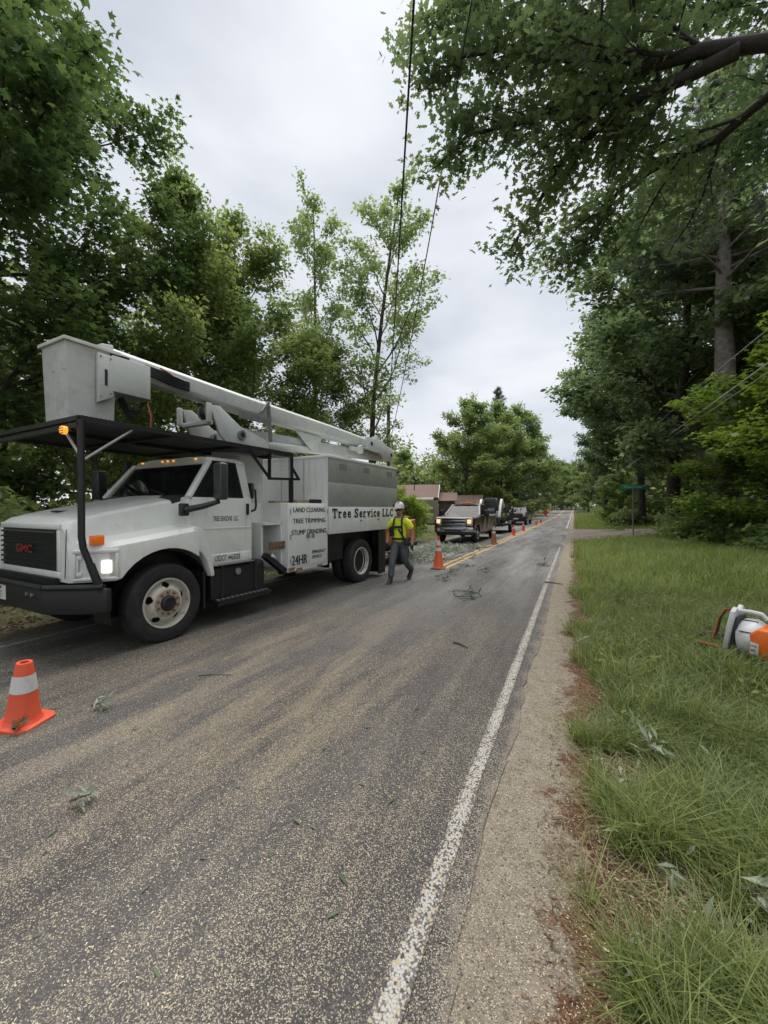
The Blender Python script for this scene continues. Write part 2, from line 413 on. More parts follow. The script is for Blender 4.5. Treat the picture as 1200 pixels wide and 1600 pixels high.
def asphalt_material():
    m = bpy.data.materials.new('chip seal asphalt'); m.use_nodes = True
    t = m.node_tree; b = t.nodes['Principled BSDF']; n = t.nodes.new
    b.inputs['Roughness'].default_value = 0.78; b.inputs['Specular IOR Level'].default_value = 0.35
    g = n('ShaderNodeNewGeometry'); sp = n('ShaderNodeSeparateXYZ'); t.links.new(g.outputs['Position'], sp.inputs[0])
    def noise(s, d=5, r=0.6, sc=None):
        k = n('ShaderNodeTexNoise'); k.inputs['Scale'].default_value = s; k.inputs['Detail'].default_value = d; k.inputs['Roughness'].default_value = r
        if sc:
            mpn = n('ShaderNodeMapping'); mpn.inputs['Scale'].default_value = sc; t.links.new(g.outputs['Position'], mpn.inputs[0]); t.links.new(mpn.outputs[0], k.inputs[0])
        else: t.links.new(g.outputs['Position'], k.inputs[0])
        return k.outputs[0]
    def rng(src, a, b_, c=0, d=1):
        k = n('ShaderNodeMapRange'); k.inputs[1].default_value = a; k.inputs[2].default_value = b_; k.inputs[3].default_value = c; k.inputs[4].default_value = d
        t.links.new(src, k.inputs[0]); return k.outputs[0]
    def mul(a, c):
        k = n('ShaderNodeMath'); k.operation = 'MULTIPLY'; t.links.new(a, k.inputs[0])
        if isinstance(c, float): k.inputs[1].default_value = c
        else: t.links.new(c, k.inputs[1])
        return k.outputs[0]
    def mix(f, A, B):
        k = n('ShaderNodeMix'); k.data_type = 'RGBA'; t.links.new(f, k.inputs['Factor'])
        for nm, v in (('A', A), ('B', B)):
            if isinstance(v, tuple): k.inputs[nm].default_value = (*v, 1)
            else: t.links.new(v, k.inputs[nm])
        return k.outputs['Result']
    vo = n('ShaderNodeTexVoronoi'); vo.inputs['Scale'].default_value = 150.0; t.links.new(g.outputs['Position'], vo.inputs[0])
    sx = n('ShaderNodeSeparateColor'); t.links.new(vo.outputs['Color'], sx.inputs[0])
    stone = mix(rng(sx.outputs[0], 0.15, 1.0), (0.046, 0.043, 0.043), (0.165, 0.156, 0.150))
    gap = mix(rng(vo.outputs['Distance'], 0.35, 0.75), stone, (0.030, 0.028, 0.027))
    big = mix(mul(rng(noise(0.45, 4), 0.35, 0.7), 0.35), gap, (0.19, 0.178, 0.166))
    # pale sawdust powder in long wheel streaks, further along the lane
    st = rng(noise(1.0, 9, 0.8, (2.6, 0.26, 1)), 0.42, 0.72)
    far = rng(sp.outputs[1], 5.0, 11.0)
    dusty = mix(mul(mul(st, far), 0.55), big, (0.34, 0.345, 0.34))
    dusty = mix(mul(rng(noise(0.9, 5, 0.6, (1.0, 0.25, 1)), 0.45, 0.72), mul(far, 0.5)), dusty, (0.33, 0.335, 0.33))
    # pale grit and sawdust: single grains, denser in the wheel streaks near the camera
    v2 = n('ShaderNodeTexVoronoi'); v2.inputs['Scale'].default_value = 185.0; v2.inputs['Randomness'].default_value = 1.0
    wv = n('ShaderNodeVectorMath'); wv.operation = 'ADD'; wv.inputs[1].default_value = (3.7, 1.3, 0); t.links.new(g.outputs['Position'], wv.inputs[0]); t.links.new(wv.outputs[0], v2.inputs[0])
    s2 = n('ShaderNodeSeparateColor'); t.links.new(v2.outputs['Color'], s2.inputs[0])
    st2 = rng(noise(1.0, 8, 0.70, (2.0, 0.30, 1)), 0.42, 0.62)
    near = rng(sp.outputs[1], 9.0, 1.0)
    dens = n('ShaderNodeMath'); dens.operation = 'MULTIPLY_ADD'; dens.inputs[1].default_value = 0.62; dens.inputs[2].default_value = 0.10
    t.links.new(mul(st2, near), dens.inputs[0])
    lt = n('ShaderNodeMath'); lt.operation = 'LESS_THAN'; t.links.new(s2.outputs[0], lt.inputs[0]); t.links.new(dens.outputs[0], lt.inputs[1])
    inner = rng(v2.outputs['Distance'], 0.62, 0.40)
    grain = mix(s2.outputs[1], (0.18, 0.15, 0.11), (0.50, 0.44, 0.33))
    dusty = mix(mul(rng(noise(1.0, 5, 0.6, (1.1, 0.14, 1)), 0.46, 0.64), 0.55), dusty, (0.035, 0.033, 0.033))
    c = mix(mul(lt.outputs[0], inner), dusty, grain)
    # a film of fine yellow dust lies in the same streaks
    hotx = rng(sp.outputs[0], -5.2, -2.6); hoty = mul(rng(sp.outputs[1], 0.6, 2.2), rng(sp.outputs[1], 6.5, 3.2)); hotr = rng(sp.outputs[0], -0.7, -2.2)
    c = mix(mul(mul(mul(rng(st2, 0.15, 1.0), hotx), mul(mul(hoty, hotr), rng(noise(70, 4, 0.8), 0.38, 0.60))), 0.55), c, (0.36, 0.265, 0.15))
    # sand creeping over the frayed edge
    ew = n('ShaderNodeMath'); ew.operation = 'MULTIPLY_ADD'; ew.inputs[1].default_value = 0.55; t.links.new(rng(noise(4.0, 9, 0.75), 0.0, 1.0, -0.5, 0.5), ew.inputs[0]); t.links.new(sp.outputs[0], ew.inputs[2])
    c = mix(mul(rng(ew.outputs[0], -0.47, -0.33), rng(noise(90, 4, 0.8), 0.36, 0.52)), c, (0.27, 0.225, 0.175))
    t.links.new(c, b.inputs['Base Color'])
    bp = n('ShaderNodeBump'); bp.inputs['Strength'].default_value = 0.7; bp.inputs['Distance'].default_value = 0.006; bp.invert = True
    t.links.new(vo.outputs['Distance'], bp.inputs['Height']); t.links.new(bp.outputs[0], b.inputs['Normal'])
    return m

def paint_material(name, c, lo=0.40, hi=0.60, base=(0.085, 0.08, 0.076), sc=38):
    m = bpy.data.materials.new(name); m.use_nodes = True
    t = m.node_tree; b = t.nodes['Principled BSDF']; n = t.nodes.new; b.inputs['Roughness'].default_value = 0.75
    g = n('ShaderNodeNewGeometry')
    a = n('ShaderNodeTexNoise'); a.inputs['Scale'].default_value = sc; a.inputs['Detail'].default_value = 6; a.inputs['Roughness'].default_value = 0.8
    t.links.new(g.outputs['Position'], a.inputs[0])
    r = n('ShaderNodeMapRange'); r.inputs[1].default_value = lo; r.inputs[2].default_value = hi; t.links.new(a.outputs[0], r.inputs[0])
    k = n('ShaderNodeMix'); k.data_type = 'RGBA'; k.inputs['A'].default_value = (*base, 1); k.inputs['B'].default_value = (*c, 1)
    t.links.new(r.outputs[0], k.inputs['Factor']); t.links.new(k.outputs['Result'], b.inputs['Base Color'])
    return m

def grid_sheet(name, xs, ys, zf, m):
    X, Y = np.meshgrid(xs, ys); Z = zf(X, Y)
    V = np.stack([X, Y, Z], -1).reshape(-1, 3); nx, ny = len(xs), len(ys)
    i = np.arange(nx * ny).reshape(ny, nx)
    F = np.stack([i[:-1, :-1], i[:-1, 1:], i[1:, 1:], i[1:, :-1]], -1).reshape(-1, 4)
    return link(name, np_mesh(name, V, F, m, True))

xs = np.concatenate([np.linspace(-900, -40, 12), np.linspace(-38, -8, 31), np.linspace(-7.6, -6.4, 7), [-5, -2], np.linspace(-0.6, 8, 44), np.linspace(8.5, 40, 28), np.linspace(45, 900, 12)])
ys = np.concatenate([np.linspace(-900, -12, 10), np.linspace(-10, 30, 150), np.linspace(31, 210, 70), np.linspace(230, 1500, 12)])
RX0, RX1 = -6.78, -0.40
def zt(X, Y):
    z = ground_z(X, Y)
    return np.where((X > RX0 + 0.1) & (X < RX1 - 0.1), hill(Y) - 0.03, z)
tag(grid_sheet('ground', xs, ys, zt, ground_material()), kind='structure')

# road sheet with frayed edges
rng_ = np.random.default_rng(5)
ry = np.concatenate([np.arange(-25, 40, 0.12), np.arange(40, 230, 1.0)])
fr = np.convolve(rng_.normal(0, 1, len(ry) + 8), np.ones(9) / 9, 'valid')[:len(ry)] * 0.06 + rng_.normal(0, 0.008, len(ry))
fl = np.convolve(rng_.normal(0, 1, len(ry) + 8), np.ones(9) / 9, 'valid')[:len(ry)] * 0.08
cols = [RX0 + fl, np.full(len(ry), -5.0), np.full(len(ry), -3.4), np.full(len(ry), -1.8), np.full(len(ry), -0.75), RX1 + fr]
crown = [-0.0, 0.012, 0.02, 0.014, 0.008, 0.004]
RV = np.concatenate([np.stack([c, ry, hill(ry) + 0.004 + k], -1) for c, k in zip(cols, crown)])
L_ = len(ry); ii = np.arange(L_ - 1)
RF = np.concatenate([np.stack([k * L_ + ii, (k + 1) * L_ + ii, (k + 1) * L_ + ii + 1, k * L_ + ii + 1], -1) for k in range(5)])
M['asphalt'] = asphalt_material()
tag(link('road', np_mesh('road', RV, RF, M['asphalt'])), kind='structure')
def road_z(x, y):
    return np.interp(x, [RX0, -5.0, -3.4, -1.8, -0.75, RX1], crown) + hill(y) + 0.004

def line(name, xc, wd, y0, y1, m, wob=0.012, step=0.25):
    yy = np.arange(y0, y1 + step, step); r = np.random.default_rng(int(abs(xc) * 100))
    dx = np.convolve(r.normal(0, 1, len(yy) + 12), np.ones(13) / 13, 'valid')[:len(yy)] * wob * 3
    a = np.full(len(yy), xc - wd / 2) + dx + r.normal(0, 0.004, len(yy)); b = np.full(len(yy), xc + wd / 2) + dx + r.normal(0, 0.004, len(yy))
    V = np.concatenate([np.stack([a, yy, road_z(a, yy) + 0.005], -1), np.stack([b, yy, road_z(b, yy) + 0.005], -1)])
    i = np.arange(len(yy) - 1); n = len(yy)
    return tag(link(name, np_mesh(name, V, np.stack([i, n + i, n + i + 1, i + 1], -1), m)), kind='structure')
def worn_line(name, xc, half, c):
    """paint left on single stones, thinning out towards both edges of the line"""
    m = bpy.data.materials.new(name); m.use_nodes = True
    t = m.node_tree; b = t.nodes['Principled BSDF']; n = t.nodes.new; b.inputs['Roughness'].default_value = 0.75
    g = n('ShaderNodeNewGeometry'); sp = n('ShaderNodeSeparateXYZ'); t.links.new(g.outputs['Position'], sp.inputs[0])
    def mth(op, a, b_=None, c_=None):
        k = n('ShaderNodeMath'); k.operation = op
        for i, v in enumerate((a, b_, c_)):
            if v is None: continue
            if isinstance(v, (int, float)): k.inputs[i].default_value = v
            else: t.links.new(v, k.inputs[i])
        return k.outputs[0]
    nz_ = n('ShaderNodeTexNoise'); nz_.inputs['Scale'].default_value = 3.0; nz_.inputs['Detail'].default_value = 5; t.links.new(g.outputs['Position'], nz_.inputs[0])
    vo = n('ShaderNodeTexVoronoi'); vo.inputs['Scale'].default_value = 105.0; t.links.new(g.outputs['Position'], vo.inputs[0])
    s = n('ShaderNodeSeparateColor'); t.links.new(vo.outputs['Color'], s.inputs[0])
    d = mth('ABSOLUTE', mth('DIVIDE', mth('SUBTRACT', sp.outputs[0], xc), half)); fall = mth('POWER', d, 3.0)
    thr = mth('SUBTRACT', mth('MULTIPLY_ADD', nz_.outputs[0], 1.3, -0.02), mth('MULTIPLY', fall, 0.75))
    on = mth('LESS_THAN', s.outputs[1], thr); tip = n('ShaderNodeMapRange'); tip.inputs[1].default_value = 0.75; tip.inputs[2].default_value = 0.45; t.links.new(vo.outputs['Distance'], tip.inputs[0])
    def mix(f, A, B):
        k = n('ShaderNodeMix'); k.data_type = 'RGBA'; t.links.new(f, k.inputs['Factor'])
        for nm, v in (('A', A), ('B', B)):
            if isinstance(v, tuple): k.inputs[nm].default_value = (*v, 1)
            else: t.links.new(v, k.inputs[nm])
        return k.outputs['Result']
    stone = mix(s.outputs[0], (0.036, 0.033, 0.032), (0.15, 0.138, 0.128))
    stone = mix(mth('LESS_THAN', s.outputs[2], 0.30), stone, (0.34, 0.29, 0.20))
    t.links.new(mix(mth('MULTIPLY', on, tip.outputs[0]), stone, c), b.inputs['Base Color'])
    return m
M['lwhite'] = worn_line('worn white road paint', -0.56, 0.046, (0.40, 0.39, 0.365))
M['lyellow'] = paint_material('worn yellow road paint', (0.62, 0.36, 0.055), 0.34, 0.60, (0.16, 0.14, 0.12))
M['lwornleft'] = paint_material('dusty white road paint', (0.40, 0.40, 0.37), 0.42, 0.62)
line('edge_line', -0.56, 0.095, -4, 19.2, M['lwhite'], wob=0.0015)
line('edge_line', -0.60, 0.115, 37.5, 190, paint_material('far white road paint', (0.55, 0.54, 0.5), 0.36, 0.56), step=1.0)
line('edge_line', -6.32, 0.10, -4, 60, M['lwornleft'])
line('centre_line', -3.26, 0.11, 10.6, 190, M['lyellow'], step=0.5)
line('centre_line', -3.50, 0.11, 10.9, 190, M['lyellow'], step=0.5)

# gravel drive that turns off to the right
M['gravel'] = mat('brown gravel', (0.155, 0.125, 0.10), 0.9, noise=0.45, nscale=16, bump=0.6, bscale=30, coords='Generated', col2=(0.24, 0.20, 0.165))
tt = np.linspace(0, 1, 110)
def drive(t):
    x = -0.40 + 22 * t; n_ = 21.6 + 7.5 * np.clip(t * 3.2, 0, 1) ** 0.8 + 3 * t; f_ = 37.0 - 3.3 * np.clip(t * 3.2, 0, 1) ** 0.8 + 3 * t
    return x, n_, f_
dx_, dn_, df_ = drive(tt)
k_ = np.linspace(0, 1, 33)
DX = np.repeat(dx_[:, None], 33, 1); DY = dn_[:, None] * (1 - k_) + df_[:, None] * k_
DV = np.stack([DX, DY, ground_z(DX, DY) + 0.006 + 0.024 * np.clip((DX + 0.4) * 2, 0, 1)], -1).reshape(-1, 3)
q_ = np.arange(110 * 33).reshape(110, 33)
tag(link('gravel_drive', np_mesh('gravel_drive', DV, np.stack([q_[:-1, :-1], q_[1:, :-1], q_[1:, 1:], q_[:-1, 1:]], -1).reshape(-1, 4), M['gravel'])), kind='structure')
def in_drive(x, y):
    t = np.clip((x + 0.4) / 22, 0, 1); _, a, b = drive(t)
    return (y > a) & (y < b)

# ================================================================ trees
LEAF = {
    'simple': (np.array([(0, 0, 0), (.5, .30, .05), (1, 0, -.08), (.5, -.30, .05)]), [np.array([(0, 3, 2), (0, 2, 1)])]),
    'narrow': (np.array([(0, 0, 0), (.45, .13, .03), (1, 0, -.12), (.45, -.13, .03)]), [np.array([(0, 3, 2), (0, 2, 1)])]),
    'needle': (np.array([(0, .035, 0), (0, -.035, 0), (1, 0, -.06)]), [np.array([(0, 1, 2)])]),
}
def _maple():
    an = [0, 32, 60, 95, 128, 180, -128, -95, -60, -32]; r = [.62, .27, .56, .25, .44, .30, .44, .25, .56, .27]
    v = [(.36 + q * math.cos(rad(a)), q * math.sin(rad(a)), .04 - .10 * (q > .4)) for a, q in zip(an, r)]
    return np.array(v), [np.array([(9, 0, 1), (1, 2, 3), (3, 4, 5), (5, 6, 7), (7, 8, 9)]), np.array([(1, 3, 7, 9)]), np.array([(3, 5, 7)])]
def _oak():
    top = [(0, .02), (.30, .30), (.42, .12), (.60, .38), (.70, .13), (1, .02)]
    v = [(x, y, .05 * math.sin(x * 3)) for x, y in top] + [(x, -y, .05 * math.sin(x * 3)) for x, y in top]
    return np.array(v), [np.array([(i, 6 + i, 7 + i, i + 1) for i in range(5)])]
LEAF['maple'] = _maple(); LEAF['oak'] = _oak()

def scatter_leaves(name, P, D, size, kind, m, r, droop=0.3, tilt=0.7, var=0.45, flat=1.0):
    """one leaf at each point P with general heading D; mostly face-up, each tilted its own way"""
    n = len(P); T, Fs = LEAF[kind]
    nn = r.normal(0, tilt, (n, 3)); nn[:, 2] += flat; nn /= np.linalg.norm(nn, axis=1, keepdims=True)
    a = D + r.normal(0, 0.75, (n, 3)); a[:, 2] -= droop
    a -= nn * (a * nn).sum(1, keepdims=True); a /= np.linalg.norm(a, axis=1, keepdims=True) + 1e-9
    b = np.cross(nn, a); s = size * (1 + r.uniform(-var, var, n))[:, None]
    V = (P[:, None, :] + (a * s)[:, None, :] * T[None, :, 0, None] + (b * s)[:, None, :] * T[None, :, 1, None] + (nn * s)[:, None, :] * T[None, :, 2, None]).reshape(-1, 3)
    F = [(f[None] + (np.arange(n) * len(T))[:, None, None]).reshape(-1, f.shape[1]) for f in Fs]
    return np_mesh(name, V, F, m)

class Skel:
    def __init__(s, seed): s.r = np.random.default_rng(seed); s.tubes = []; s.tw = []
    def path(s, p, d, L, r0, r1, nseg, wob, trop):
        p = np.array(p, float); d = np.array(d, float); d /= np.linalg.norm(d); pts = [p.copy()]
        for i in range(nseg):
            d = d + s.r.normal(0, wob, 3) + np.array([0, 0, trop]); d /= np.linalg.norm(d)
            p = p + d * L / nseg; pts.append(p.copy())
        return np.array(pts), np.linspace(r0, r1, nseg + 1)
    def grow(s, p, d, L, r0, lvl, P):
        last = lvl == P['max']
        pts, rs = s.path(p, d, L, r0, r0 * (0.35 if not last else 0.4), P['seg'][lvl], P['wob'][lvl], P['trop'][lvl])
        if r0 > P.get('rmin', 0.004): s.tubes.append((pts, rs, (8, 6, 5, 3, 3)[lvl]))
        if last: s.tw.append(pts); return
        s.kids(pts, rs, L, lvl, P)
    def kids(s, pts, rs, L, lvl, P):
        n = P['n'][lvl]; ga = s.r.uniform(0, 6.28)
        for k in range(n):
            t = P['t0'][lvl] + (1 - P['t0'][lvl]) * (k + s.r.uniform(0.1, 0.9)) / n
            q = t * (len(pts) - 1); i = min(int(q), len(pts) - 2); f = q - i
            pos = pts[i] * (1 - f) + pts[i + 1] * f; ax = pts[i + 1] - pts[i]; ax /= np.linalg.norm(ax)
            ga += 2.4 + s.r.normal(0, 0.35)
            x = np.cross(ax, [0.3, 0.2, 1.0] if abs(ax[2]) < .9 else [1, 0, 0]); x /= np.linalg.norm(x); y = np.cross(ax, x)
            side = x * math.cos(ga) + y * math.sin(ga)
            if lvl > 0: side[2] *= P.get('flatten', 0.6)
            an = rad(P['ang'][lvl] + s.r.normal(0, 9)); d = ax * math.cos(an) + side * math.sin(an)
            sh = P['prof'](t) if (lvl == 0 and 'prof' in P) else (1.0 - 0.55 * t)
            l2 = (P['R'] * sh if lvl == 0 else L * P['ratio'][lvl] * sh) * s.r.uniform(0.75, 1.2)
            rr = (rs[i] * (1 - f) + rs[i + 1] * f) * P['rr'][lvl]
            s.grow(pos, d, max(l2, 0.12), max(rr, 0.004), lvl + 1, P)
        # the tip carries on as a twig spray
        s.grow(pts[-1], pts[-1] - pts[-2], max(L * 0.12, 0.25), rs[-1], P['max'], P)
    def wood(s, name, m):
        V = []; F4 = []; o = 0
        for pts, rs, k in s.tubes:
            n = len(pts); d = np.gradient(pts, axis=0); d /= np.linalg.norm(d, axis=1, keepdims=True) + 1e-9
            ref = np.array([0.31, 0.17, 0.93]) if abs(d[0][2]) < .85 else np.array([0.9, 0.3, 0.1])
            x = np.cross(d, ref); x /= np.linalg.norm(x, axis=1, keepdims=True) + 1e-9; y = np.cross(d, x)
            a = np.arange(k) * 2 * PI / k
            ring = pts[:, None] + (x[:, None] * np.cos(a)[None, :, None] + y[:, None] * np.sin(a)[None, :, None]) * rs[:, None, None]
            V.append(ring.reshape(-1, 3)); i = np.arange((n - 1) * k).reshape(n - 1, k); j = np.roll(i, -1, 1)
            F4.append(np.stack([i, j, j + k, i + k], -1).reshape(-1, 4) + o); o += n * k
        return np_mesh(name, np.concatenate(V), np.concatenate(F4), m, True)
    def leaf_points(s, per_m, spread, nmin=4):
        P = []; D = []
        for pts in s.tw:
            L = np.linalg.norm(pts[-1] - pts[0]); n = max(nmin, int(per_m * L * s.r.uniform(0.7, 1.3)))
            q = s.r.uniform(0.05, 1.0, n) * (len(pts) - 1); i = np.minimum(q.astype(int), len(pts) - 2); f = (q - i)[:, None]
            P.append(pts[i] * (1 - f) + pts[i + 1] * f + s.r.normal(0, spread, (n, 3)) * np.array([1, 1, .6])); D.append(np.repeat(((pts[-1] - pts[0]) / (L + 1e-6))[None], n, 0))
        return np.concatenate(P), np.concatenate(D)

def dome(base, peak=0.35, e=0.7):       # crown outline: widest at `peak` of the crown height
    def f(t):
        u = (t - base) / (1 - base)
        return max(0.12, (1 - abs((u - peak) / (1 - peak if u > peak else max(peak, .01) * 1.6)) ** 2.0)) ** e
    return f

BROAD = dict(max=3, seg=[10, 7, 4, 2], wob=[.05, .10, .14, .16], trop=[.02, .03, .01, -.03], n=[20, 8, 6], t0=[.22, .25, .2], ang=[62, 45, 45], ratio=[0, .42, .40], rr=[.42, .5, .5])
def broad_tree(seed, H, R, r0, base, kind, size, per_m, leafm, barkm, spread=0.12, over=None, lean=(0, 0), peak=.35, e=.7, **kw):
    P = dict(BROAD); P.update(over or {}); P['R'] = R; P['t0'] = [base] + P['t0'][1:]; P['prof'] = dome(base, peak, e)
    s = Skel(seed); pts, rs = s.path((0, 0, -0.1), (lean[0], lean[1], 1), H, r0, r0 * .18, 12, .035, .02)
    s.tubes.append((pts, rs, 10)); s.kids(pts, rs, H, 0, P)
    A, D = s.leaf_points(per_m, spread)
    return s.wood('trunk', barkm), scatter_leaves('crown', A, D, size, kind, leafm, s.r, **kw)

def pine_tree(seed, H, R, r0, base, leafm, barkm, nb=70, tuft=0.16, per=12, dens=9, droop=0.0, ang=80):
    s = Skel(seed); r = s.r
    pts, rs = s.path((0, 0, -.1), (0, 0, 1), H, r0, r0 * .12, 14, .012, .02); s.tubes.append((pts, rs, 10)); P = []; D = []
    for k in range(nb):
        t = base + (1 - base) * ((k + r.uniform(0, 1)) / nb) ** 0.9; q = t * 14; i = min(int(q), 13); pos = pts[i] + (pts[i + 1] - pts[i]) * (q - i)
        az = k * 2.4 + r.normal(0, .4); u = (t - base) / (1 - base); L = R * (1 - u) ** 0.75 * r.uniform(.6, 1.1) + .35
        a = rad(ang - 35 * u); d = np.array([math.cos(az) * math.sin(a), math.sin(az) * math.sin(a), math.cos(a)])
        bp, br = s.path(pos, d, L, max(rs[i] * .28, .015), .008, 6, .07, droop); s.tubes.append((bp, br, 5))
        for j in range(int(L * 3.0) + 2):
            f = r.uniform(.25, 1); qq = f * 6; ii = min(int(qq), 5); b0 = bp[ii] + (bp[ii + 1] - bp[ii]) * (qq - ii)
            sd = np.cross(d, [0, 0, 1]) * r.choice([-1, 1]) + d * r.uniform(.3, 1) + np.array([0, 0, r.uniform(-.05, .3)])
            sp_, sr = s.path(b0, sd, L * .28 * (1.3 - f) + .2, .01, .004, 3, .1, .05); s.tubes.append((sp_, sr, 3))
            for c in range(int(dens)):
                g = r.uniform(.2, 1) * 3; gi = min(int(g), 2); c0 = sp_[gi] + (sp_[gi + 1] - sp_[gi]) * (g - gi)
                P.append(np.repeat(c0[None], per, 0) + r.normal(0, .03, (per, 3))); D.append(np.repeat((sd / np.linalg.norm(sd) * .6 + np.array([0, 0, .25]))[None], per, 0))
    P = np.concatenate(P); D = np.concatenate(D)
    return s.wood('trunk', barkm), scatter_leaves('crown', P, D, tuft, 'needle', leafm, r, droop=-.1, tilt=1.0, flat=.3)

def plant(kind, meshes, loc, rz, sc, label, cat='tree', group=None, scz=None, trunk='trunk', crown='crown'):
    e = empty(kind, loc, rz, label, cat, group)
    e.scale = (sc, sc, scz or sc)
    link(trunk, meshes[0], e); link(crown, meshes[1], e)
    return e

G_dark = leaf_mat('dark maple leaf', (0.039, 0.080, 0.030), (0.101, 0.151, 0.050), 0.50)
G_oak = leaf_mat('oak leaf', (0.067, 0.118, 0.057), (0.174, 0.230, 0.096), 0.50)
G_mid = leaf_mat('mid green leaf', (0.090, 0.158, 0.057), (0.258, 0.323, 0.109), 0.50)
G_pale = leaf_mat('pale poplar leaf', (0.144, 0.220, 0.076), (0.338, 0.423, 0.177), 0.40)
G_bright = leaf_mat('bright green leaf', (0.059, 0.124, 0.022), (0.184, 0.259, 0.049), 0.42)
G_lime = leaf_mat('yellow green shrub leaf', (0.149, 0.243, 0.034), (0.351, 0.446, 0.081), 0.40)
G_pine = leaf_mat('pine needle', (0.050, 0.092, 0.056), (0.165, 0.206, 0.107), 0.20)
G_woods = leaf_mat('woodland leaf', (0.081, 0.135, 0.056), (0.232, 0.293, 0.107), 0.50)

gz = lambda x, y: float(ground_z(x, y))
# --- the big maple at the left, hanging over the truck
m1 = broad_tree(11, 15.5, 6.1, .24, .10, 'maple', .178, 64, G_dark, M['darkbark'], .24, dict(n=[34, 9, 6]), peak=.45, e=.55, droop=.25, tilt=.45)
plant('maple_tree', m1, (-13.2, 3.6, gz(-13.2, 3.6)), 0.4, 1.0, 'big dark maple at the left edge, its leaves hanging over the bucket')
# --- slimmer trees behind the truck
m2 = broad_tree(22, 13.0, 2.9, .10, .22, 'simple', .15, 104, G_mid, M['bark'], .17, dict(n=[26, 8, 5], ang=[50, 42, 45]), peak=.4)
m3 = broad_tree(23, 12.0, 3.7, .15, .06, 'simple', .155, 104, G_mid, M['bark'], .20, dict(n=[28, 9, 5]), peak=.4, e=.6)
m3d = m3
plant('slender_tree', m2, (-12.7, 10.2, gz(-12.7, 10.2)), 0.3, 1.03, 'slender thin-trunked tree rising behind the bucket, next to the big maple')
plant('leafy_tree', m3, (-12.6, 13.2, gz(-12.6, 13.2)), 1.0, 1.08, 'bushy mid green tree directly behind the middle of the white boom')
plant('leafy_tree', m3d, (-14.5, 8.2, gz(-14.5, 8.2)), 2.3, .78, 'dark leafy tree in the shade behind the truck hood')
plant('leafy_tree', m3, (-12.3, 17.4, gz(-12.3, 17.4)), 3.6, .84, 'shorter leafy tree behind the rear half of the boom, left of the poplar')
plant('leafy_tree', m3d, (-17.0, 14.0, gz(-17, 14)), 4.4, 1.05, 'tall leafy tree set back behind the slender tree')
# --- tall pale poplar pair
POP = dict(n=[20, 7, 5], ang=[40, 42, 48], trop=[.02, .05, .02, -.02], ratio=[0, .46, .44])
m4 = broad_tree(31, 19.4, 4.6, .22, .18, 'simple', .19, 50, G_pale, M['bark'], .20, POP, peak=.30, e=.8)
m4b = broad_tree(37, 20.4, 3.3, .20, .30, 'simple', .19, 50, G_pale, M['bark'], .20, dict(POP, ang=[34, 40, 48]), peak=.4, e=.8)
plant('poplar_tree', m4, (-10.7, 20.8, gz(-10.7, 20.8)), 3.4, .96, 'tall airy pale poplar with a long low limb, right of its twin')
plant('poplar_tree', m4b, (-13.6, 19.4, gz(-13.6, 19.4)), 0.2, .86, 'tall airy pale poplar, the left one of the pair')
# --- trees along the left side further down the road
m5 = broad_tree(41, 15.0, 5.2, .25, .06, 'simple', .28, 80, G_mid, M['bark'], .30, dict(n=[28, 8, 5]), peak=.32, e=.6)
m6 = pine_tree(51, 18.0, 3.6, .26, .06, G_pine, M['pinebark'], 90, .34, 12, 8)
plant('roadside_tree', m5, (-11.8, 48.5, gz(-11.8, 48.5)), .5, .92, 'broad green tree behind the dark red pickup')
plant('roadside_tree', m5, (-9.8, 56.5, gz(-9.8, 56.5)), 2.5, 1.0, 'round green roadside tree behind the black pickup')
plant('pine_tree', m6, (-9.6, 60, gz(-9.6, 60)), 1.5, 1.06, 'tall pine whose pointed tip tops the left tree line', scz=1.04)
plant('pine_tree', m6, (-8.6, 68, gz(-8.6, 68)), .5, .80, 'dense pine left of the road, nearer than the far pines')
plant('roadside_tree', m5, (-9.6, 74, gz(-9.6, 74)), 1.5, 1.22, 'green roadside tree between the pines on the left')
plant('pine_tree', m6, (-7.6, 92, gz(-7.6, 92)), 2.2, .92, 'narrow far pine standing above the left tree line')
plant('roadside_tree', m5, (-9.0, 100, gz(-9, 100)), 3.1, 1.1, 'far green tree on the left where the road climbs')
plant('roadside_tree', m5, (-8.0, 128, gz(-8.0, 128)), 4.1, 1.2, 'farthest green tree left of the road')
plant('garden_tree', m5, (-21.0, 52, gz(-21, 52)), 5.0, .60, 'small light green tree behind the red roofed house')
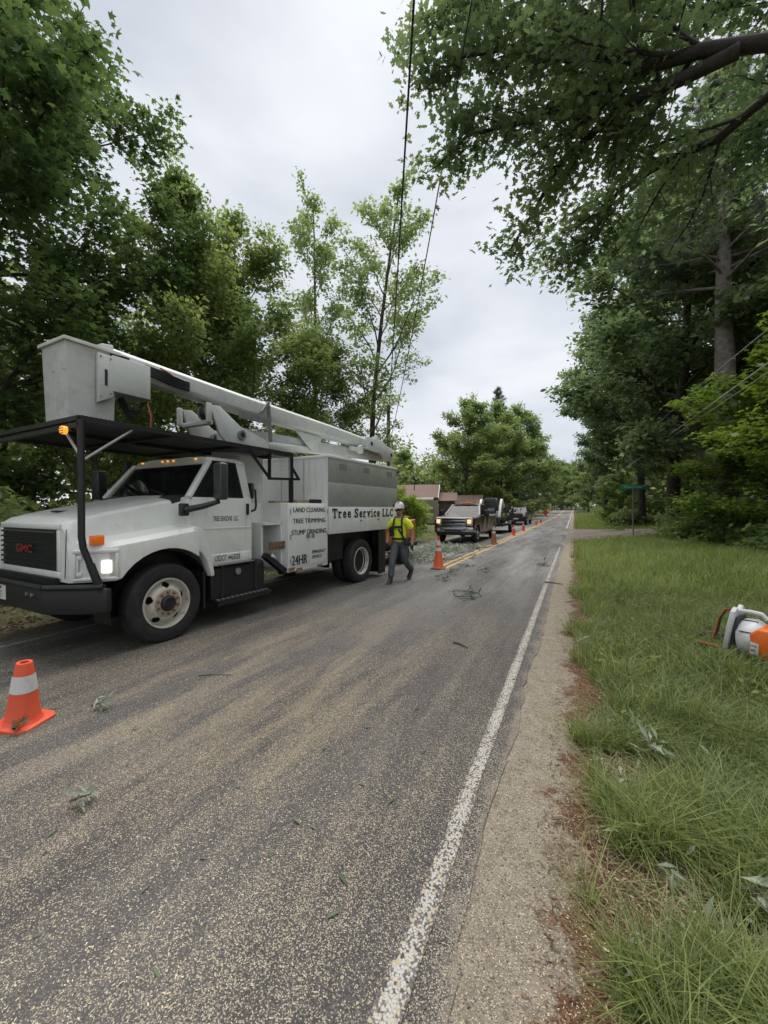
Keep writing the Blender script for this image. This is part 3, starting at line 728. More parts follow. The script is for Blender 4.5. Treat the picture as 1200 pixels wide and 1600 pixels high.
# --- right side: oak hanging over the road, its trunk out of frame
def oak():
    s = Skel(61); P = dict(BROAD); P.update(n=[0, 9, 6], t0=[0, .16, .15], ang=[0, 48, 46], ratio=[0, .40, .42], rr=[0, .42, .5], wob=[0, .1, .15, .16], trop=[0, .0, .0, -.05], R=1)
    base = np.array([6.3, 7.6, gz(6.3, 7.6)])
    trunk = np.array([base - [0, 0, .1], base + [-.05, .05, 3], base + [-.2, .1, 6], base + [-.25, .3, 9], base + [-.3, .2, 12], base + [-.2, .3, 15]])
    s.tubes.append((trunk, np.array([.42, .36, .32, .26, .19, .1]), 12))
    limbs = [
        [base + [-.2, .1, 5.8], at(1330, 150, 5.9), at(1200, 72, 6.0), at(1090, 86, 6.3), at(1020, 108, 6.6), at(965, 95, 6.9), at(935, 45, 7.1), at(880, 5, 7.4), at(800, -40, 7.7)],
        [at(1150, 85, 6.1), at(1060, 130, 6.5), at(980, 165, 7.0), at(920, 215, 7.5), at(870, 262, 7.9), at(835, 330, 8.3), at(800, 385, 8.6)],
        [at(1020, 108, 6.6), at(940, 140, 7.1), at(870, 175, 7.6), at(800, 200, 8.0), at(730, 215, 8.4), at(685, 260, 8.7)],
        [base + [-.2, .1, 4.6], at(1330, 190, 6.2), at(1200, 152, 6.8), at(1120, 220, 7.4), at(1040, 255, 8.0), at(965, 300, 8.6), at(930, 360, 9.2), at(900, 400, 9.6)],
        [base + [-.25, .3, 9], at(1300, -260, 6.6), at(1150, -150, 7.0), at(1000, -110, 7.4), at(860, -90, 7.8), at(740, -40, 8.2), at(690, 30, 8.6)],
        [at(965, 95, 6.9), at(880, 85, 7.3), at(800, 80, 7.7), at(720, 95, 8.1), at(675, 130, 8.5)],
        [base + [-.2, .1, 7.4], at(1400, -60, 7.0), at(1250, -20, 7.6), at(1120, 20, 8.2), at(1010, 40, 8.8), at(900, 120, 9.4)],
        [base + [-.2, .1, 6.4], at(1420, 100, 7.4), at(1300, 150, 8.2), at(1180, 200, 9.0), at(1080, 260, 9.6), at(1000, 340, 10.2)],
    ]
    for li, L in enumerate(limbs):
        pts = np.array([np.array(p, float) for p in L]); n = len(pts); r0 = [.15, .11, .08, .12, .12, .07, .09, .09][li]; rs = np.linspace(r0, .022, n)
        s.tubes.append((pts, rs, 8)); Ltot = np.linalg.norm(np.diff(pts, axis=0), axis=1).sum()
        P['t0'] = [0, .16 if li in (1, 2, 5) else .34, .15]
        PP = dict(P, n=[0, 19, 7]); s.kids(pts, rs, Ltot * .62, 1, PP)
    A, D = s.leaf_points(54, .2)
    return s, A, D
s_o, A_o, D_o = oak()
e = empty('oak_tree', (6.3, 7.6, gz(6.3, 7.6)), 0, 'oak at the upper right, its dark limbs and leaves reaching over the road', 'tree')
for nm, me in (('trunk', s_o.wood('trunk', M['darkbark'])), ('crown', scatter_leaves('crown', A_o, D_o, .148, 'oak', G_oak, s_o.r, droop=.55, tilt=.55))):
    o = link(nm, me, e); o.matrix_parent_inverse = Matrix.Translation(-Vector(e.location))
# --- right side: big pine and woods
m7 = pine_tree(71, 22.0, 4.8, .56, .52, G_pine, M['pinebark'], 75, .30, 12, 8, droop=-.01)
plant('pine_tree', m7, (6.2, 23.2, gz(6.2, 23.2)), .3, 1.0, 'thick bare-trunked pine at the right, behind the leafy sapling')
m8 = broad_tree(81, 17.0, 5.6, .28, .20, 'simple', .23, 84, G_oak, M['darkbark'], .26, dict(n=[28, 9, 6]), peak=.35, e=.6)
plant('roadside_oak', m8, (5.2, 40.0, gz(5.2, 40)), .9, 1.16, 'tall dark oak beyond the drive leaning towards the road')
plant('roadside_oak', m8, (4.9, 26.8, gz(4.9, 26.8)), 0.2, 1.36, 'tall dark oak on the near side of the drive, branches hanging left over the road', scz=1.12)
plant('roadside_oak', m8, (10.5, 30.5, gz(10.5, 30.5)), 2.2, 1.06, 'tall dark oak between the big pine and the drive')
plant('roadside_oak', m8, (12.0, 20.0, gz(12, 20)), 3.3, 1.0, 'tall dark oak at the right edge behind the sapling')
plant('roadside_oak', m8, (5.2, 58, gz(5.2, 58)), 4.4, 1.1, 'dark oak further down the right side of the road')
plant('roadside_oak', m8, (5.0, 82, gz(5.0, 82)), 5.4, 1.05, 'far oak on the right where the road climbs')
plant('slim_pine', m7, (9.2, 40.2, gz(9.2, 40.2)), 1.0, .72, 'slim pine just beyond the drive, left of its neighbour', scz=.95)
plant('slim_pine', m7, (11.6, 42.0, gz(11.6, 42)), 2.0, .80, 'slim pine just beyond the drive, right of its neighbour', scz=.95)
m9 = broad_tree(91, 5.6, 2.9, .07, .05, 'maple', .15, 62, G_bright, M['bark'], .15, dict(n=[26, 8, 5], flatten=.35), peak=.3, e=.55, tilt=.35, droop=.15)
plant('maple_sapling', m9, (7.0, 17.6, gz(7, 17.6)), .4, 1.15, 'bright green maple sapling at the right edge in front of the big pine')
plant('maple_sapling', m9, (6.2, 21.6, gz(6.2, 21.6)), 2.4, .80, 'smaller maple sapling tucked behind the bright green one')
plant('maple_sapling', m9, (4.2, 44.0, gz(4.2, 44)), 1.4, .75, 'young leafy sapling at the wood edge just past the drive')

for x, y, a, sc, lb in ((4.0, 140, .3, 1.15, 'right one of the trees that close off the far end of the road'), (-4.5, 168, 1.3, 1.15, 'left one of the trees that close off the far end of the road'), (6.5, 112, 2.3, 1.05, 'pale far tree on the right just before the road tops the rise'), (0.0, 205, 3.3, 1.3, 'middle tree at the very far end of the road')):
    plant('far_tree', m5, (x, y, gz(x, y)), a, sc, lb)

# --- shrubs
m10 = broad_tree(101, 2.4, 1.25, .03, .04, 'narrow', .17, 110, G_lime, M['bark'], .10, dict(n=[24, 7, 4], ang=[40, 40, 40]), peak=.4, e=.5)
plant('yellow_green_shrub', m10, (-7.75, 19.4, gz(-7.75, 19.4)), .2, .80, 'bright yellow green shrub between the worker and the dark red pickup', 'shrub', trunk='stem', crown='foliage')
plant('yellow_green_shrub', m10, (-9.3, 20.4, gz(-9.3, 20.4)), 2.2, .95, 'yellow green shrub in front of the house gable, behind the worker', 'shrub', trunk='stem', crown='foliage')
plant('yellow_green_shrub', m10, (-8.6, 62.5, gz(-8.6, 62.5)), 1.1, 1.05, 'rounded light green shrub on the lawn beyond the black pickup', 'shrub', trunk='stem', crown='foliage')

# --- woods that read as one mass: far behind the trees on both sides, and low undergrowth
def woods(name, label, regions, seed, leafm, size, per, trunks=True):
    r = np.random.default_rng(seed); P = []; s = Skel(seed)
    for (x0, x1, y0, y1, n, h0, h1) in regions:
        for k in range(n):
            x = r.uniform(x0, x1); y = r.uniform(y0, y1); z = gz(x, y); h = r.uniform(h0, h1); R = h * r.uniform(.16, .26) + .3
            if trunks and h > 5: s.tubes.append((np.array([[x, y, z - .1], [x + r.normal(0, .1), y, z + h * .5], [x + r.normal(0, .3), y, z + h * .9]]), np.array([.013 * h, .009 * h, .03]), 6))
            m = int(per * (h / 10) ** 1.3); c = r.integers(6, 11)
            for j in range(c):
                cc = np.array([x, y, z]) + np.array([r.normal(0, R * .5), r.normal(0, R * .5), h * r.uniform(.12, .95)])
                P.append(cc + r.normal(0, 1, (m // c + 1, 3)) * np.array([R * .42, R * .42, h * .075]))
    P = np.concatenate(P); gzz = ground_z(P[:, 0], P[:, 1], False); P = P[P[:, 2] > gzz - .05]
    me = scatter_leaves(name, P, np.zeros((len(P), 3)), size, 'simple', leafm, r, tilt=.8)
    o = tag(link(name, me), label, 'woods', kind='stuff')
    if trunks and s.tubes: link('trunks', s.wood('trunks', M['darkbark']), o)['kind'] = 'stuff'
    return o
woods('background_woods', 'dense dark woods filling the right side behind the roadside trees', [(13, 40, 8, 60, 46, 12, 19), (8, 30, 45, 130, 50, 10, 17), (11, 26, 20, 34, 14, 3, 7), (6, 20, 42, 90, 30, 2.5, 6)], 7, G_woods, .68, 560)
woods('distant_woods', 'leafy woods seen behind the truck and between the trees on the left', [(-34, -17, -8, 30, 26, 7, 12), (-46, -16, 30, 62, 22, 7, 10), (-40, -12, 62, 140, 46, 9, 14), (-25, 20, 150, 200, 40, 9, 13)], 8, G_woods, .62, 480)
woods('undergrowth', 'low leafy undergrowth along both wood edges', [(5.4, 12, 16.5, 20.5, 16, .5, 1.4), (4.2, 9.5, 19.5, 25.5, 46, .6, 1.9), (5.5, 13, 15.5, 18.0, 22, .5, 1.2), (2.8, 16, 39.5, 46, 40, .4, 1.5), (3.4, 9, 50, 90, 40, .6, 2.0), (-14, -9.0, -2, 16, 46, .5, 2.2), (-13, -9.5, 16, 30, 20, .5, 1.6)], 9, G_mid, .20, 5200, False)
# ================================================================ the bucket truck
# truck frame: x = U, from the front axle towards the rear; y = V, from the visible side inwards; z up
T = empty('bucket_truck', (-4.663, 3.283, 0.004), rad(86.68), 'white bucket truck with folded boom and black cab guard parked in the left lane', 'truck')
VC = 1.19            # middle of the truck

M['flange'] = mat('dusty hub flange', (.36, .30, .22), .7, noise=.3, nscale=25)
def wheel_mesh(R, W, rimR, holes=5, lugs=10, dish=0.06, rimm=None):
    """wheel with its outer face at y = 0, axle along +y"""
    mb = MB(); n = 40
    mb.lathe([(R * .60, .035), (R * .66, .012), (R * .80, .0), (R * .93, .012), (R * .985, .04), (R, .075), (R, W - .075), (R * .985, W - .04), (R * .93, W - .01), (R * .7, W), (R * .6, W - .03)], (0, 0, 0), (0, 1, 0), n)
    return mb
def make_wheel(parent, x, y, R, W, rimR, flip=False, lugs=10, dish=0.07, front=True, rimmat=None, z=None):
    sgn = -1 if flip else 1
    rm = rimmat or M['rim']
    e = MB()
    # rim: flange, barrel, dished disc with hand holes
    fl = [(rimR, .028), (rimR * .985, .008), (rimR * .93, .012), (rimR * .90, .05), (rimR * .88, .09)]
    e.lathe(fl, (0, 0, 0), (0, 1, 0), 40)
    n = 120; d0 = dish if front else dish + .09
    hub_y = d0 - .055 if front else d0 + .05
    def dy(r_):      # dish profile between barrel and hub flange
        t = min(1, max(0, (rimR * .88 - r_) / (rimR * .30))); t = t * t * (3 - 2 * t)
        return (.09 if front else .12) * (1 - t) + hub_y * t
    rings = [rimR * q for q in (.88, .83, .795, .76, .725, .69, .655, .62, .58, .52, .12)]
    base = len(e.v)
    for r_ in rings: e.v += [(r_ * math.cos(2 * PI * k / n), dy(r_), r_ * math.sin(2 * PI * k / n)) for k in range(n)]
    for q in range(len(rings) - 1):
        for k in range(n):
            if 1 <= q <= 6 and lugs and ((k % 24 - 11.5) / 3.9) ** 2 + ((q - 3.5) / 3.1) ** 2 < 1: continue        # five hand holes
            e.f.append([base + q * n + k, base + q * n + (k + 1) % n, base + (q + 1) * n + (k + 1) % n, base + (q + 1) * n + k]); e.mi.append(0)
    wh = e.build('wheel', rm, parent, recalc=False)
    wh.location = (x, y, R if z is None else z); wh.rotation_euler = (0, rad(17), PI if flip else 0)
    wheel_mesh(R, W, rimR).build('tyre', M['rubber'], wh)
    b = MB(); b.lathe([(rimR * .87, .13), (.02, .13)], (0, 0, 0), (0, 1, 0), 24); b.build('brake_drum', M['black'], wh)
    if lugs >= 8: fg = MB(); fg.lathe([(rimR * .54, hub_y - .001), (rimR * .53, hub_y - .008), (rimR * .3, hub_y - .008)], (0, 0, 0), (0, 1, 0), 40); fg.build('hub_flange', M['flange'], wh)
    h = MB(); hr = rimR * .30
    h.lathe([(hr * 1.05, hub_y + .01), (hr * 1.0, hub_y - .035), (hr * .75, hub_y - .05), (hr * .6, hub_y - .045), (.004, hub_y - .05)], (0, 0, 0), (0, 1, 0), 20); h.build('hub', M['black'], wh)
    lm = MB(); lm.cyl((0, 0, 0), (0, -.028, 0), .017, .014, 6)
    lme = lm.mesh('lug_nut', M['rust'])
    for k in range(lugs):
        a = 2 * PI * k / lugs
        link('lug_nut', lme, wh, (rimR * .43 * math.cos(a), hub_y - .008, rimR * .43 * math.sin(a)))
    return wh

TR = 0.5; RR = .318
make_wheel(T, .17, 0.0, TR, .26, RR)
make_wheel(T, .17, 2.38, TR, .26, RR, flip=True)
make_wheel(T, 4.88, 0.02, TR, .25, RR, front=False)
make_wheel(T, 4.88, 0.31, TR, .25, RR, front=False, lugs=0)
make_wheel(T, 4.88, 2.36, TR, .25, RR, flip=True, front=False, lugs=0)
# chassis
c = MB()
for v in (.75, 1.55): c.box(-.55, 6.7, v, v + .09, .62, .88)
c.box(.0, .34, .28, 2.1, .42, .56); c.box(4.75, 5.0, .3, 2.1, .42, .58); c.cyl((1.3, 1.19, .66), (4.7, 1.19, .5), .05)
for u in (.9, 2.2, 3.4, 6.6): c.box(u, u + .1, .75, 1.64, .66, .82)
c.build('chassis', M['black'], T)

# hood and fenders as one swept shell
def arch(u):
    d = abs(u - .17)
    return .50 + math.sqrt(max(.70 ** 2 - d * d, 0)) if d < .62 else .88
HS = [-.835, -.825, -.80, -.76, -.70, -.62, -.54, -.46, -.451, -.40, -.34, -.26, -.16, -.05, .06, .17, .28, .39, .48, .56, .60]
def hood_ring(u):
    t = (u + .835) / 1.435
    Ht = 1.535 + .315 * (t ** .85) ; Fw = 1.30 + .175 * t
    k = min(1, max(0, (-.40 - u) / .43)); k = k ** 1.5      # front corners sweep back
    out = 1.215 - .28 * k; pinch = .0
    rnd = max(0, 1 - (u + .835) / .075); Ht -= .055 * rnd ** 2; Fw -= .035 * rnd ** 2
    cr_ = .84 + .05 * t
    fb = .885 if u < -.4505 else arch(u)
    p = [(0, Ht + .045), (.40, Ht + .04), (.70, Ht + .022), (cr_ - .04, Ht + .0), (cr_, Ht - .035), (min(cr_ + .045, out - .06), (Ht + Fw) / 2), (min(cr_ + .09, out - .045), Fw + .03), (min(1.02, out - .03), Fw + .0), (out - .07 if out > 1.1 else out - .02, Fw - .02), (out - .012, Fw - .075), (out, Fw - .14), (out, max(fb, .885) + .0), (out - .05, fb - .0)]
    x_ = u + .035 * min(1, max(0, (-u - .46) / .35))
    L = [(x_, VC - d, z) for d, z in p]
    Rr = [(x_, VC + d, z) for d, z in p[1:]]
    return Rr[::-1] + L
hd = MB(); hd.loft([hood_ring(u) for u in HS], cap=False, close=False)
f0 = hood_ring(HS[0]); hd.add(f0, [list(range(len(f0)))])
hood = hd.build('hood', M['white'], T, ang=.45)
s_ = MB(); s_.box(-.62, -.36, 1.02, 1.10, 1.655, 1.675); s_.build('hood_vent', M['black'], hood)
s_ = MB(); s_.box(.36, .52, .295, .305, 1.66, 1.70); s_.build('nameplate', M['steel'], hood)
# fender tail behind the wheel
def tail(v0, v1):
    m_ = MB(); m_.prism([(.56, 1.455), (.64, 1.435), (.71, 1.36), (.77, 1.20), (.82, .98), (.86, .75), (.80, .74), (.77, .86), (.73, .98), (.66, 1.08), (.56, 1.15)], 1, v0, v1)
    return m_
tail(-.022, .14).build('fender', M['white'], T, bevel=.022, seg=3)
tail(2.24, 2.402).build('fender', M['white'], T, bevel=.022, seg=3)
# wheel well liners
for v0, v1 in ((.05, .42), (1.96, 2.33)):
    wl_ = MB(); A0 = [(.17 + .66 * math.cos(a), .5 + .66 * math.sin(a)) for a in np.linspace(-.2, PI + .2, 18)]
    wl_.add([(u, v0, z) for u, z in A0] + [(u, v1, z) for u, z in A0], [(i, i + 1, 19 + i, 18 + i) for i in range(17)] + [list(range(18, 36))]); wl_.build('wheel_liner', M['black'], T)

# grille
gx = -.805
g_ = MB()
g_.box(gx - .012, gx + .02, .42, 1.96, 1.46, 1.53); g_.box(gx - .012, gx + .02, .42, 1.96, .915, 1.0)
g_.box(gx - .012, gx + .02, .42, .50, 1.0, 1.46); g_.box(gx - .012, gx + .02, 1.88, 1.96, 1.0, 1.46)
gr = g_.build('grille', M['white'], T, bevel=.015, seg=2)
b_ = MB(); b_.box(gx - .004, gx + .01, .49, 1.89, .99, 1.47); b_.build('grille_backing', M['plastic'], gr)
sl = MB()
sl.prism([(-.035, .0), (0, .018), (0, -.018), (-.03, -.012)], 1, .50, 1.88)
slm = sl.mesh('grille_bar', M['plastic'])
for k in range(7): link('grille_bar', slm, gr, (gx - .002, 0, 1.05 + .0625 * k))
text_on('GMC', M['red'], gr, (gx - .042, 1.42, 1.18), (0, -1, 0), (0, 0, 1), .42, .10, .03, 'emblem')
# headlamp units on the swept corners
def on_corner(t, z, off=0.0):     # t 0 at the grille side, 1 at the wheel side; the swept plane of the corner
    a = Vector((-.782, .235, 0)); b = Vector((-.44, -.035, 0)); d = (b - a).normalized(); nrm = Vector((d.y, -d.x, 0)).normalized()
    if nrm.x > 0: nrm = -nrm
    p = a.lerp(b, t) + nrm * off; return Vector((p.x, p.y, z))
def corner_slab(m_, t0, t1, z0, z1, o0, o1):
    m_.hexa([on_corner(t0, z0, o0), on_corner(t1, z0, o0), on_corner(t1, z0, o1), on_corner(t0, z0, o1), on_corner(t0, z1, o0), on_corner(t1, z1, o0), on_corner(t1, z1, o1), on_corner(t0, z1, o1)])
hb = MB(); corner_slab(hb, .02, 1.0, 1.205, 1.245, -.04, .03); corner_slab(hb, .02, 1.0, .90, .935, -.04, .03); corner_slab(hb, .02, .10, .935, 1.205, -.04, .03); corner_slab(hb, .93, 1.0, .935, 1.205, -.04, .03)
bez = hb.build('headlamp_bezel', M['white'], T, bevel=.012)
hb = MB(); corner_slab(hb, .09, .94, .93, 1.21, -.03, .004); hb.build('lamp_bucket', M['reflector'], bez)
hb = MB(); corner_slab(hb, .10, .22, .95, 1.0, .0, .03); corner_slab(hb, .10, .22, 1.13, 1.18, .0, .03); corner_slab(hb, .10, .15, .95, 1.18, .0, .028); hb.build('lamp_bracket', M['whiteclean'], bez, bevel=.008)
hb = MB(); corner_slab(hb, .62, .86, .975, 1.125, .002, .04); hb.build('headlight', M['lamplit'], T, bevel=.02)
# the other corner, out of sight from here
hb = MB(); hb.hexa([(-.815, 2.15, .92), (-.44, 2.42, .92), (-.42, 2.40, .92), (-.79, 2.13, .92), (-.815, 2.15, 1.23), (-.44, 2.42, 1.23), (-.42, 2.40, 1.23), (-.79, 2.13, 1.23)]); hb.build('headlight', M['reflector'], T, bevel=.01)
mk = MB(); mk.box(-.66, -.53, .075, .15, 1.295, 1.40); mk.box(-.645, -.545, .06, .08, 1.305, 1.39); mk.build('marker_light', M['orange'], T, bevel=.012)
mk = MB(); mk.box(-.535, -.528, .095, .14, 1.325, 1.365); mk.build('marker_light', M['amberlit'], T)

# bumper with bent post of the cab guard
bp_ = MB(); bp_.prism([(-.62, -.11), (-.78, .05), (-.98, .40), (-.98, 1.98), (-.78, 2.33), (-.62, 2.49), (-.55, 2.49), (-.68, 2.3), (-.86, 1.95), (-.86, .43), (-.68, .08), (-.55, -.11)], 2, .56, .83)
bum = bp_.build('bumper', M['black'], T, bevel=.02)
bp_ = MB(); bp_.box(-.86, -.60, .45, 1.93, .70, .93); bp_.box(-.70, -.56, .0, 2.38, .74, .86); bp_.build('bumper_bracket', M['black'], bum)
bp_ = MB(); bp_.tube([(-.99, .36, .855), (-.99, 2.0, .855)], .03, 8); bp_.tube([(-.99, .36, .855), (-.76, .0, .855), (-.64, -.10, .855)], .03, 8); bp_.build('bumper_rail', M['black'], bum)
sk = MB(); sk.box(-.986, -.9825, 1.30, 1.68, .63, .80); sk.build('warning_sticker', mat('sticker white', (.62, .61, .58), .6), bum)
sk = MB(); sk.box(-.990, -.9865, 1.42, 1.66, .755, .79); sk.build('sticker_header', M['red'], bum)
text_on('DANGER', mat('sticker white ink', (.75, .74, .72), .6), bum, (-.9925, 1.645, .762), (0, -1, 0), (0, 0, 1), .2, .02, .01)
for k in range(3):
    sk = MB(); sk.box(-.9895, -.987, 1.40, 1.64, .72 - .03 * k, .726 - .03 * k); sk.build('sticker_line', M['ink'], bum)
for v in (.62, .74):
    sk = MB(); sk.cyl((-.98, v, .76), (-1.0, v, .76), .022, n=10); sk.build('bolt', M['steel'], bum)

# cab
cb = MB()
cb.prism([(.55, 1.24), (.55, 1.86), (1.70, 1.86), (1.70, .86), (.885, .86), (.85, 1.0), (.74, 1.20)], 1, .135, 2.245)
cab = cb.build('cab', M['white'], T, bevel=.035, seg=3)
cl = MB(); cl.prism([(.42, 1.70), (.42, 1.845), (.62, 1.895), (.62, 1.70)], 1, .30, 2.08); cl.build('cowl', M['plastic'], cab)
# greenhouse: pillars and roof round the glass
B0 = {'fl': (.555, .15, 1.85), 'fr': (.555, 2.23, 1.85), 'bl': (1.69, .15, 1.85), 'br': (1.69, 2.23, 1.85)}
T0 = {'fl': (.985, .27, 2.41), 'fr': (.985, 2.11, 2.41), 'bl': (1.64, .26, 2.43), 'br': (1.64, 2.12, 2.43)}
pl = MB()
for k in ('fl', 'fr'): pl.bar(B0[k], T0[k], .10, .07, up=(1, 0, 0))
for k in ('bl', 'br'):
    b, t = Vector(B0[k]), Vector(T0[k]); pl.hexa([b + Vector((-.19, 0, 0)), b + Vector((0, 0, 0)), b + Vector((0, .07 if k == 'bl' else -.07, 0)), b + Vector((-.19, .07 if k == 'bl' else -.07, 0)), t + Vector((-.21, 0, 0)), t, t + Vector((0, .07 if k == 'bl' else -.07, 0)), t + Vector((-.21, .07 if k == 'bl' else -.07, 0))])
pl.box(1.60, 1.675, .2, 2.18, 1.85, 2.0); pl.build('pillar', M['white'], cab, bevel=.018, seg=2)
rf = MB()
def roof_ring(u, inset, z): return [(u, .245 + inset, z - .05), (u, .25 + inset, z - .015), (u, .34 + inset, z + .035), (u, .7, z + .06), (u, 1.68, z + .06), (u, 2.04 - inset, z + .035), (u, 2.13 - inset, z - .015), (u, 2.135 - inset, z - .05)]
rf.loft([roof_ring(.955, .03, 2.40), roof_ring(.985, .01, 2.425), roof_ring(1.1, 0, 2.445), roof_ring(1.5, 0, 2.45), roof_ring(1.63, .005, 2.44), roof_ring(1.67, .03, 2.41)])
rf.build('roof', M['white'], cab, ang=.8)
ws = MB(); ws.pane([(.59, .21, 1.85), (.59, 2.17, 1.85), (.98, 2.06, 2.40), (.98, .32, 2.40)]); ws.build('windshield', M['darkglass'], T)
ws = MB(); ws.pane([(1.665, .25, 2.0), (1.665, 2.13, 2.0), (1.64, 2.05, 2.40), (1.64, .33, 2.40)]); ws.build('rear_window', M['glass'], T)
ws = MB(); ws.pane([(.64, 2.225, 1.86), (1.50, 2.225, 1.86), (1.45, 2.12, 2.40), (1.02, 2.12, 2.40)]); ws.build('side_window', M['glass'], T)
wp = MB(); wp.tube([(.60, .7, 1.885), (.68, 1.2, 1.99)], .012, 6); wp.tube([(.60, 1.4, 1.885), (.68, 1.9, 1.99)], .012, 6); wp.build('wiper', M['plastic'], T)
it = MB(); it.box(1.15, 1.55, .35, .95, 1.3, 1.62); it.box(1.42, 1.58, .35, .95, 1.6, 2.22); it.box(1.15, 1.55, 1.4, 2.0, 1.3, 1.62); it.box(1.42, 1.58, 1.4, 2.0, 1.6, 2.22); it.box(.62, .9, .25, 2.1, 1.6, 1.87); it.box(1.46, 1.57, .5, .8, 2.2, 2.36)
it.build('seat', M['interior'], T, bevel=.03)
stw = MB(); stw.tube([(1.0 + .05 * math.sin(a), .65 + .2 * math.cos(a), 1.9 + .16 * math.sin(a)) for a in np.linspace(0, 2 * PI, 17)], .015, 6); stw.build('steering_wheel', M['interior'], T)
for v in (.52, 1.05, 1.19, 1.33, 1.86):
    mk = MB(); mk.sphere((.955, v, 2.445), .018, 10, 6, (1.3, 1.5, .8)); mk.build('clearance_light', M['amberlit'], T)

# door with a formed crease, handle, window and lettering
def door_poly(v, g=0):
    return [(.605 + g, 1.86), (.61 + g, 1.43), (.70 + g, 1.30), (.80 + g, 1.0), (.845 + g, .865 + g), (1.60 - g, .865 + g), (1.655 - g, .93 + g), (1.655 - g, 1.86)]
dr = MB()
dr.prism(door_poly(0), 1, .118, .15)
door = dr.build('door', M['white'], T, bevel=.008)
dr = MB(); dr.hexa([(.84, .110, 1.40), (1.645, .110, 1.40), (1.645, .13, 1.40), (.66, .13, 1.40), (.72, .117, 1.425), (1.645, .117, 1.425), (1.645, .13, 1.425), (.66, .13, 1.425)]); dr.build('door_crease', M['white'], door, bevel=.004)
dr = MB(); dr.prism([(.86, .885), (1.64, .885), (1.64, 1.03), (.815, 1.03)], 1, .108, .13); dr.build('door_sill', M['whiteclean'], door, bevel=.008)
wn = MB(); wn.pane([(.69, .142, 1.87), (1.475, .142, 1.87), (1.425, .252, 2.385), (1.03, .258, 2.385)]); wn.build('window', M['glass'], door)
wf = MB()
for a, b in (((.66, .138, 1.865), (1.50, .138, 1.865)), ((1.49, .138, 1.865), (1.435, .252, 2.40)), ((.665, .138, 1.865), (1.02, .258, 2.40)), ((1.02, .258, 2.40), (1.435, .252, 2.40))): wf.bar(a, b, .03, .03)
wf.build('window_frame', M['plastic'], door)
hn = MB(); hn.box(1.545, 1.60, .098, .12, 1.60, 1.78); hn.build('handle', M['plastic'], door, bevel=.015)
text_on('TREE SEASONS  LLC', M['ink'], door, (.93, .1155, 1.515), (1, 0, 0), (0, 0, 1), .46, .075, .012)
text_on('USDOT 4463028', M['ink'], door, (.955, .1055, .925), (1, 0, 0), (0, 0, 1), .46, .085, .012)
hn = MB(); hn.tube([(1.675, .13, 2.02), (1.685, .06, 2.0), (1.70, .06, 1.75), (1.685, .06, 1.68), (1.68, .13, 1.66)], .018, 8); hn.build('grab_handle', M['plastic'], T)
mr = MB(); mr.box(.40, .52, .06, .14, 1.60, 1.77); mr.build('mirror_base', M['plastic'], T, bevel=.02)
mr = MB(); mr.tube([(.46, .07, 1.68), (.62, -.08, 1.73), (.80, -.19, 1.80)], [.045, .04, .03], 8)
mr.build('mirror_arm', M['plastic'], T)
mr = MB(); mr.hexa([(.70, -.33, 1.82), (.86, -.30, 1.82), (.92, -.08, 1.82), (.76, -.10, 1.82), (.70, -.33, 2.33), (.86, -.30, 2.33), (.92, -.08, 2.33), (.76, -.10, 2.33)]); mr.build('mirror', mat('mirror housing', (.05, .05, .053), .4), T, bevel=.035, seg=3)
mr = MB(); mr.hexa([(.58, 2.46, 1.85), (.74, 2.49, 1.85), (.72, 2.72, 1.85), (.58, 2.70, 1.85), (.58, 2.46, 2.33), (.74, 2.49, 2.33), (.72, 2.72, 2.33), (.58, 2.70, 2.33)]); mr.build('mirror', M['plastic'], T, bevel=.03)
mr = MB(); mr.tube([(.46, 2.3, 1.7), (.62, 2.46, 1.73), (.66, 2.52, 1.86)], .03, 8); mr.build('mirror_arm', M['plastic'], T)
vp_ = MB(); vp_.box(1.74, 1.80, .19, .40, 1.86, 2.12); vp_.build('rear_spot_mirror', M['plastic'], T, bevel=.03, seg=3)
sn = MB(); sn.cyl((1.0, 2.36, 1.9), (1.0, 2.36, 2.5), .07, n=12); sn.build('exhaust_stack', M['black'], T)

# fuel tank, step, mud guard
ft = MB(); ft.prism([(.10, .36), (.10, .80), (.16, .86), (.60, .86), (.62, .80), (.62, .36)], 0, .88, 1.93)
tank = ft.build('fuel_tank', M['black'], T, bevel=.03, seg=3)
ft = MB(); ft.box(.90, 1.68, .07, .32, .862, .875); ft.build('tank_step', M['steel'], tank)
for u in (1.05, 1.70):
    ft = MB(); ft.box(u, u + .05, .088, .64, .34, .87); ft.build('tank_strap', M['plastic'], tank)
stp = MB(); stp.box(.93, 1.99, .02, .24, .325, .36); stp.box(.93, 1.99, .012, .03, .29, .36); step = stp.build('side_step', M['black'], T)
tm = MB(); tm.box(0, .05, 0, .05, 0, .014); tme = tm.mesh('tread_tooth', M['steel'])
for i in range(12):
    for j in range(2): link('tread_tooth', tme, step, (.955 + .086 * i, .05 + .09 * j, .3605))
stp = MB()
for u in (1.0, 1.9): stp.bar((u, .2, .34), (u, .28, .5), .04, .04)
stp.build('step_hanger', M['black'], step)
mg = MB(); mg.box(.72, .75, .05, .38, .30, .82); mg.build('mud_flap', M['plastic'], T)

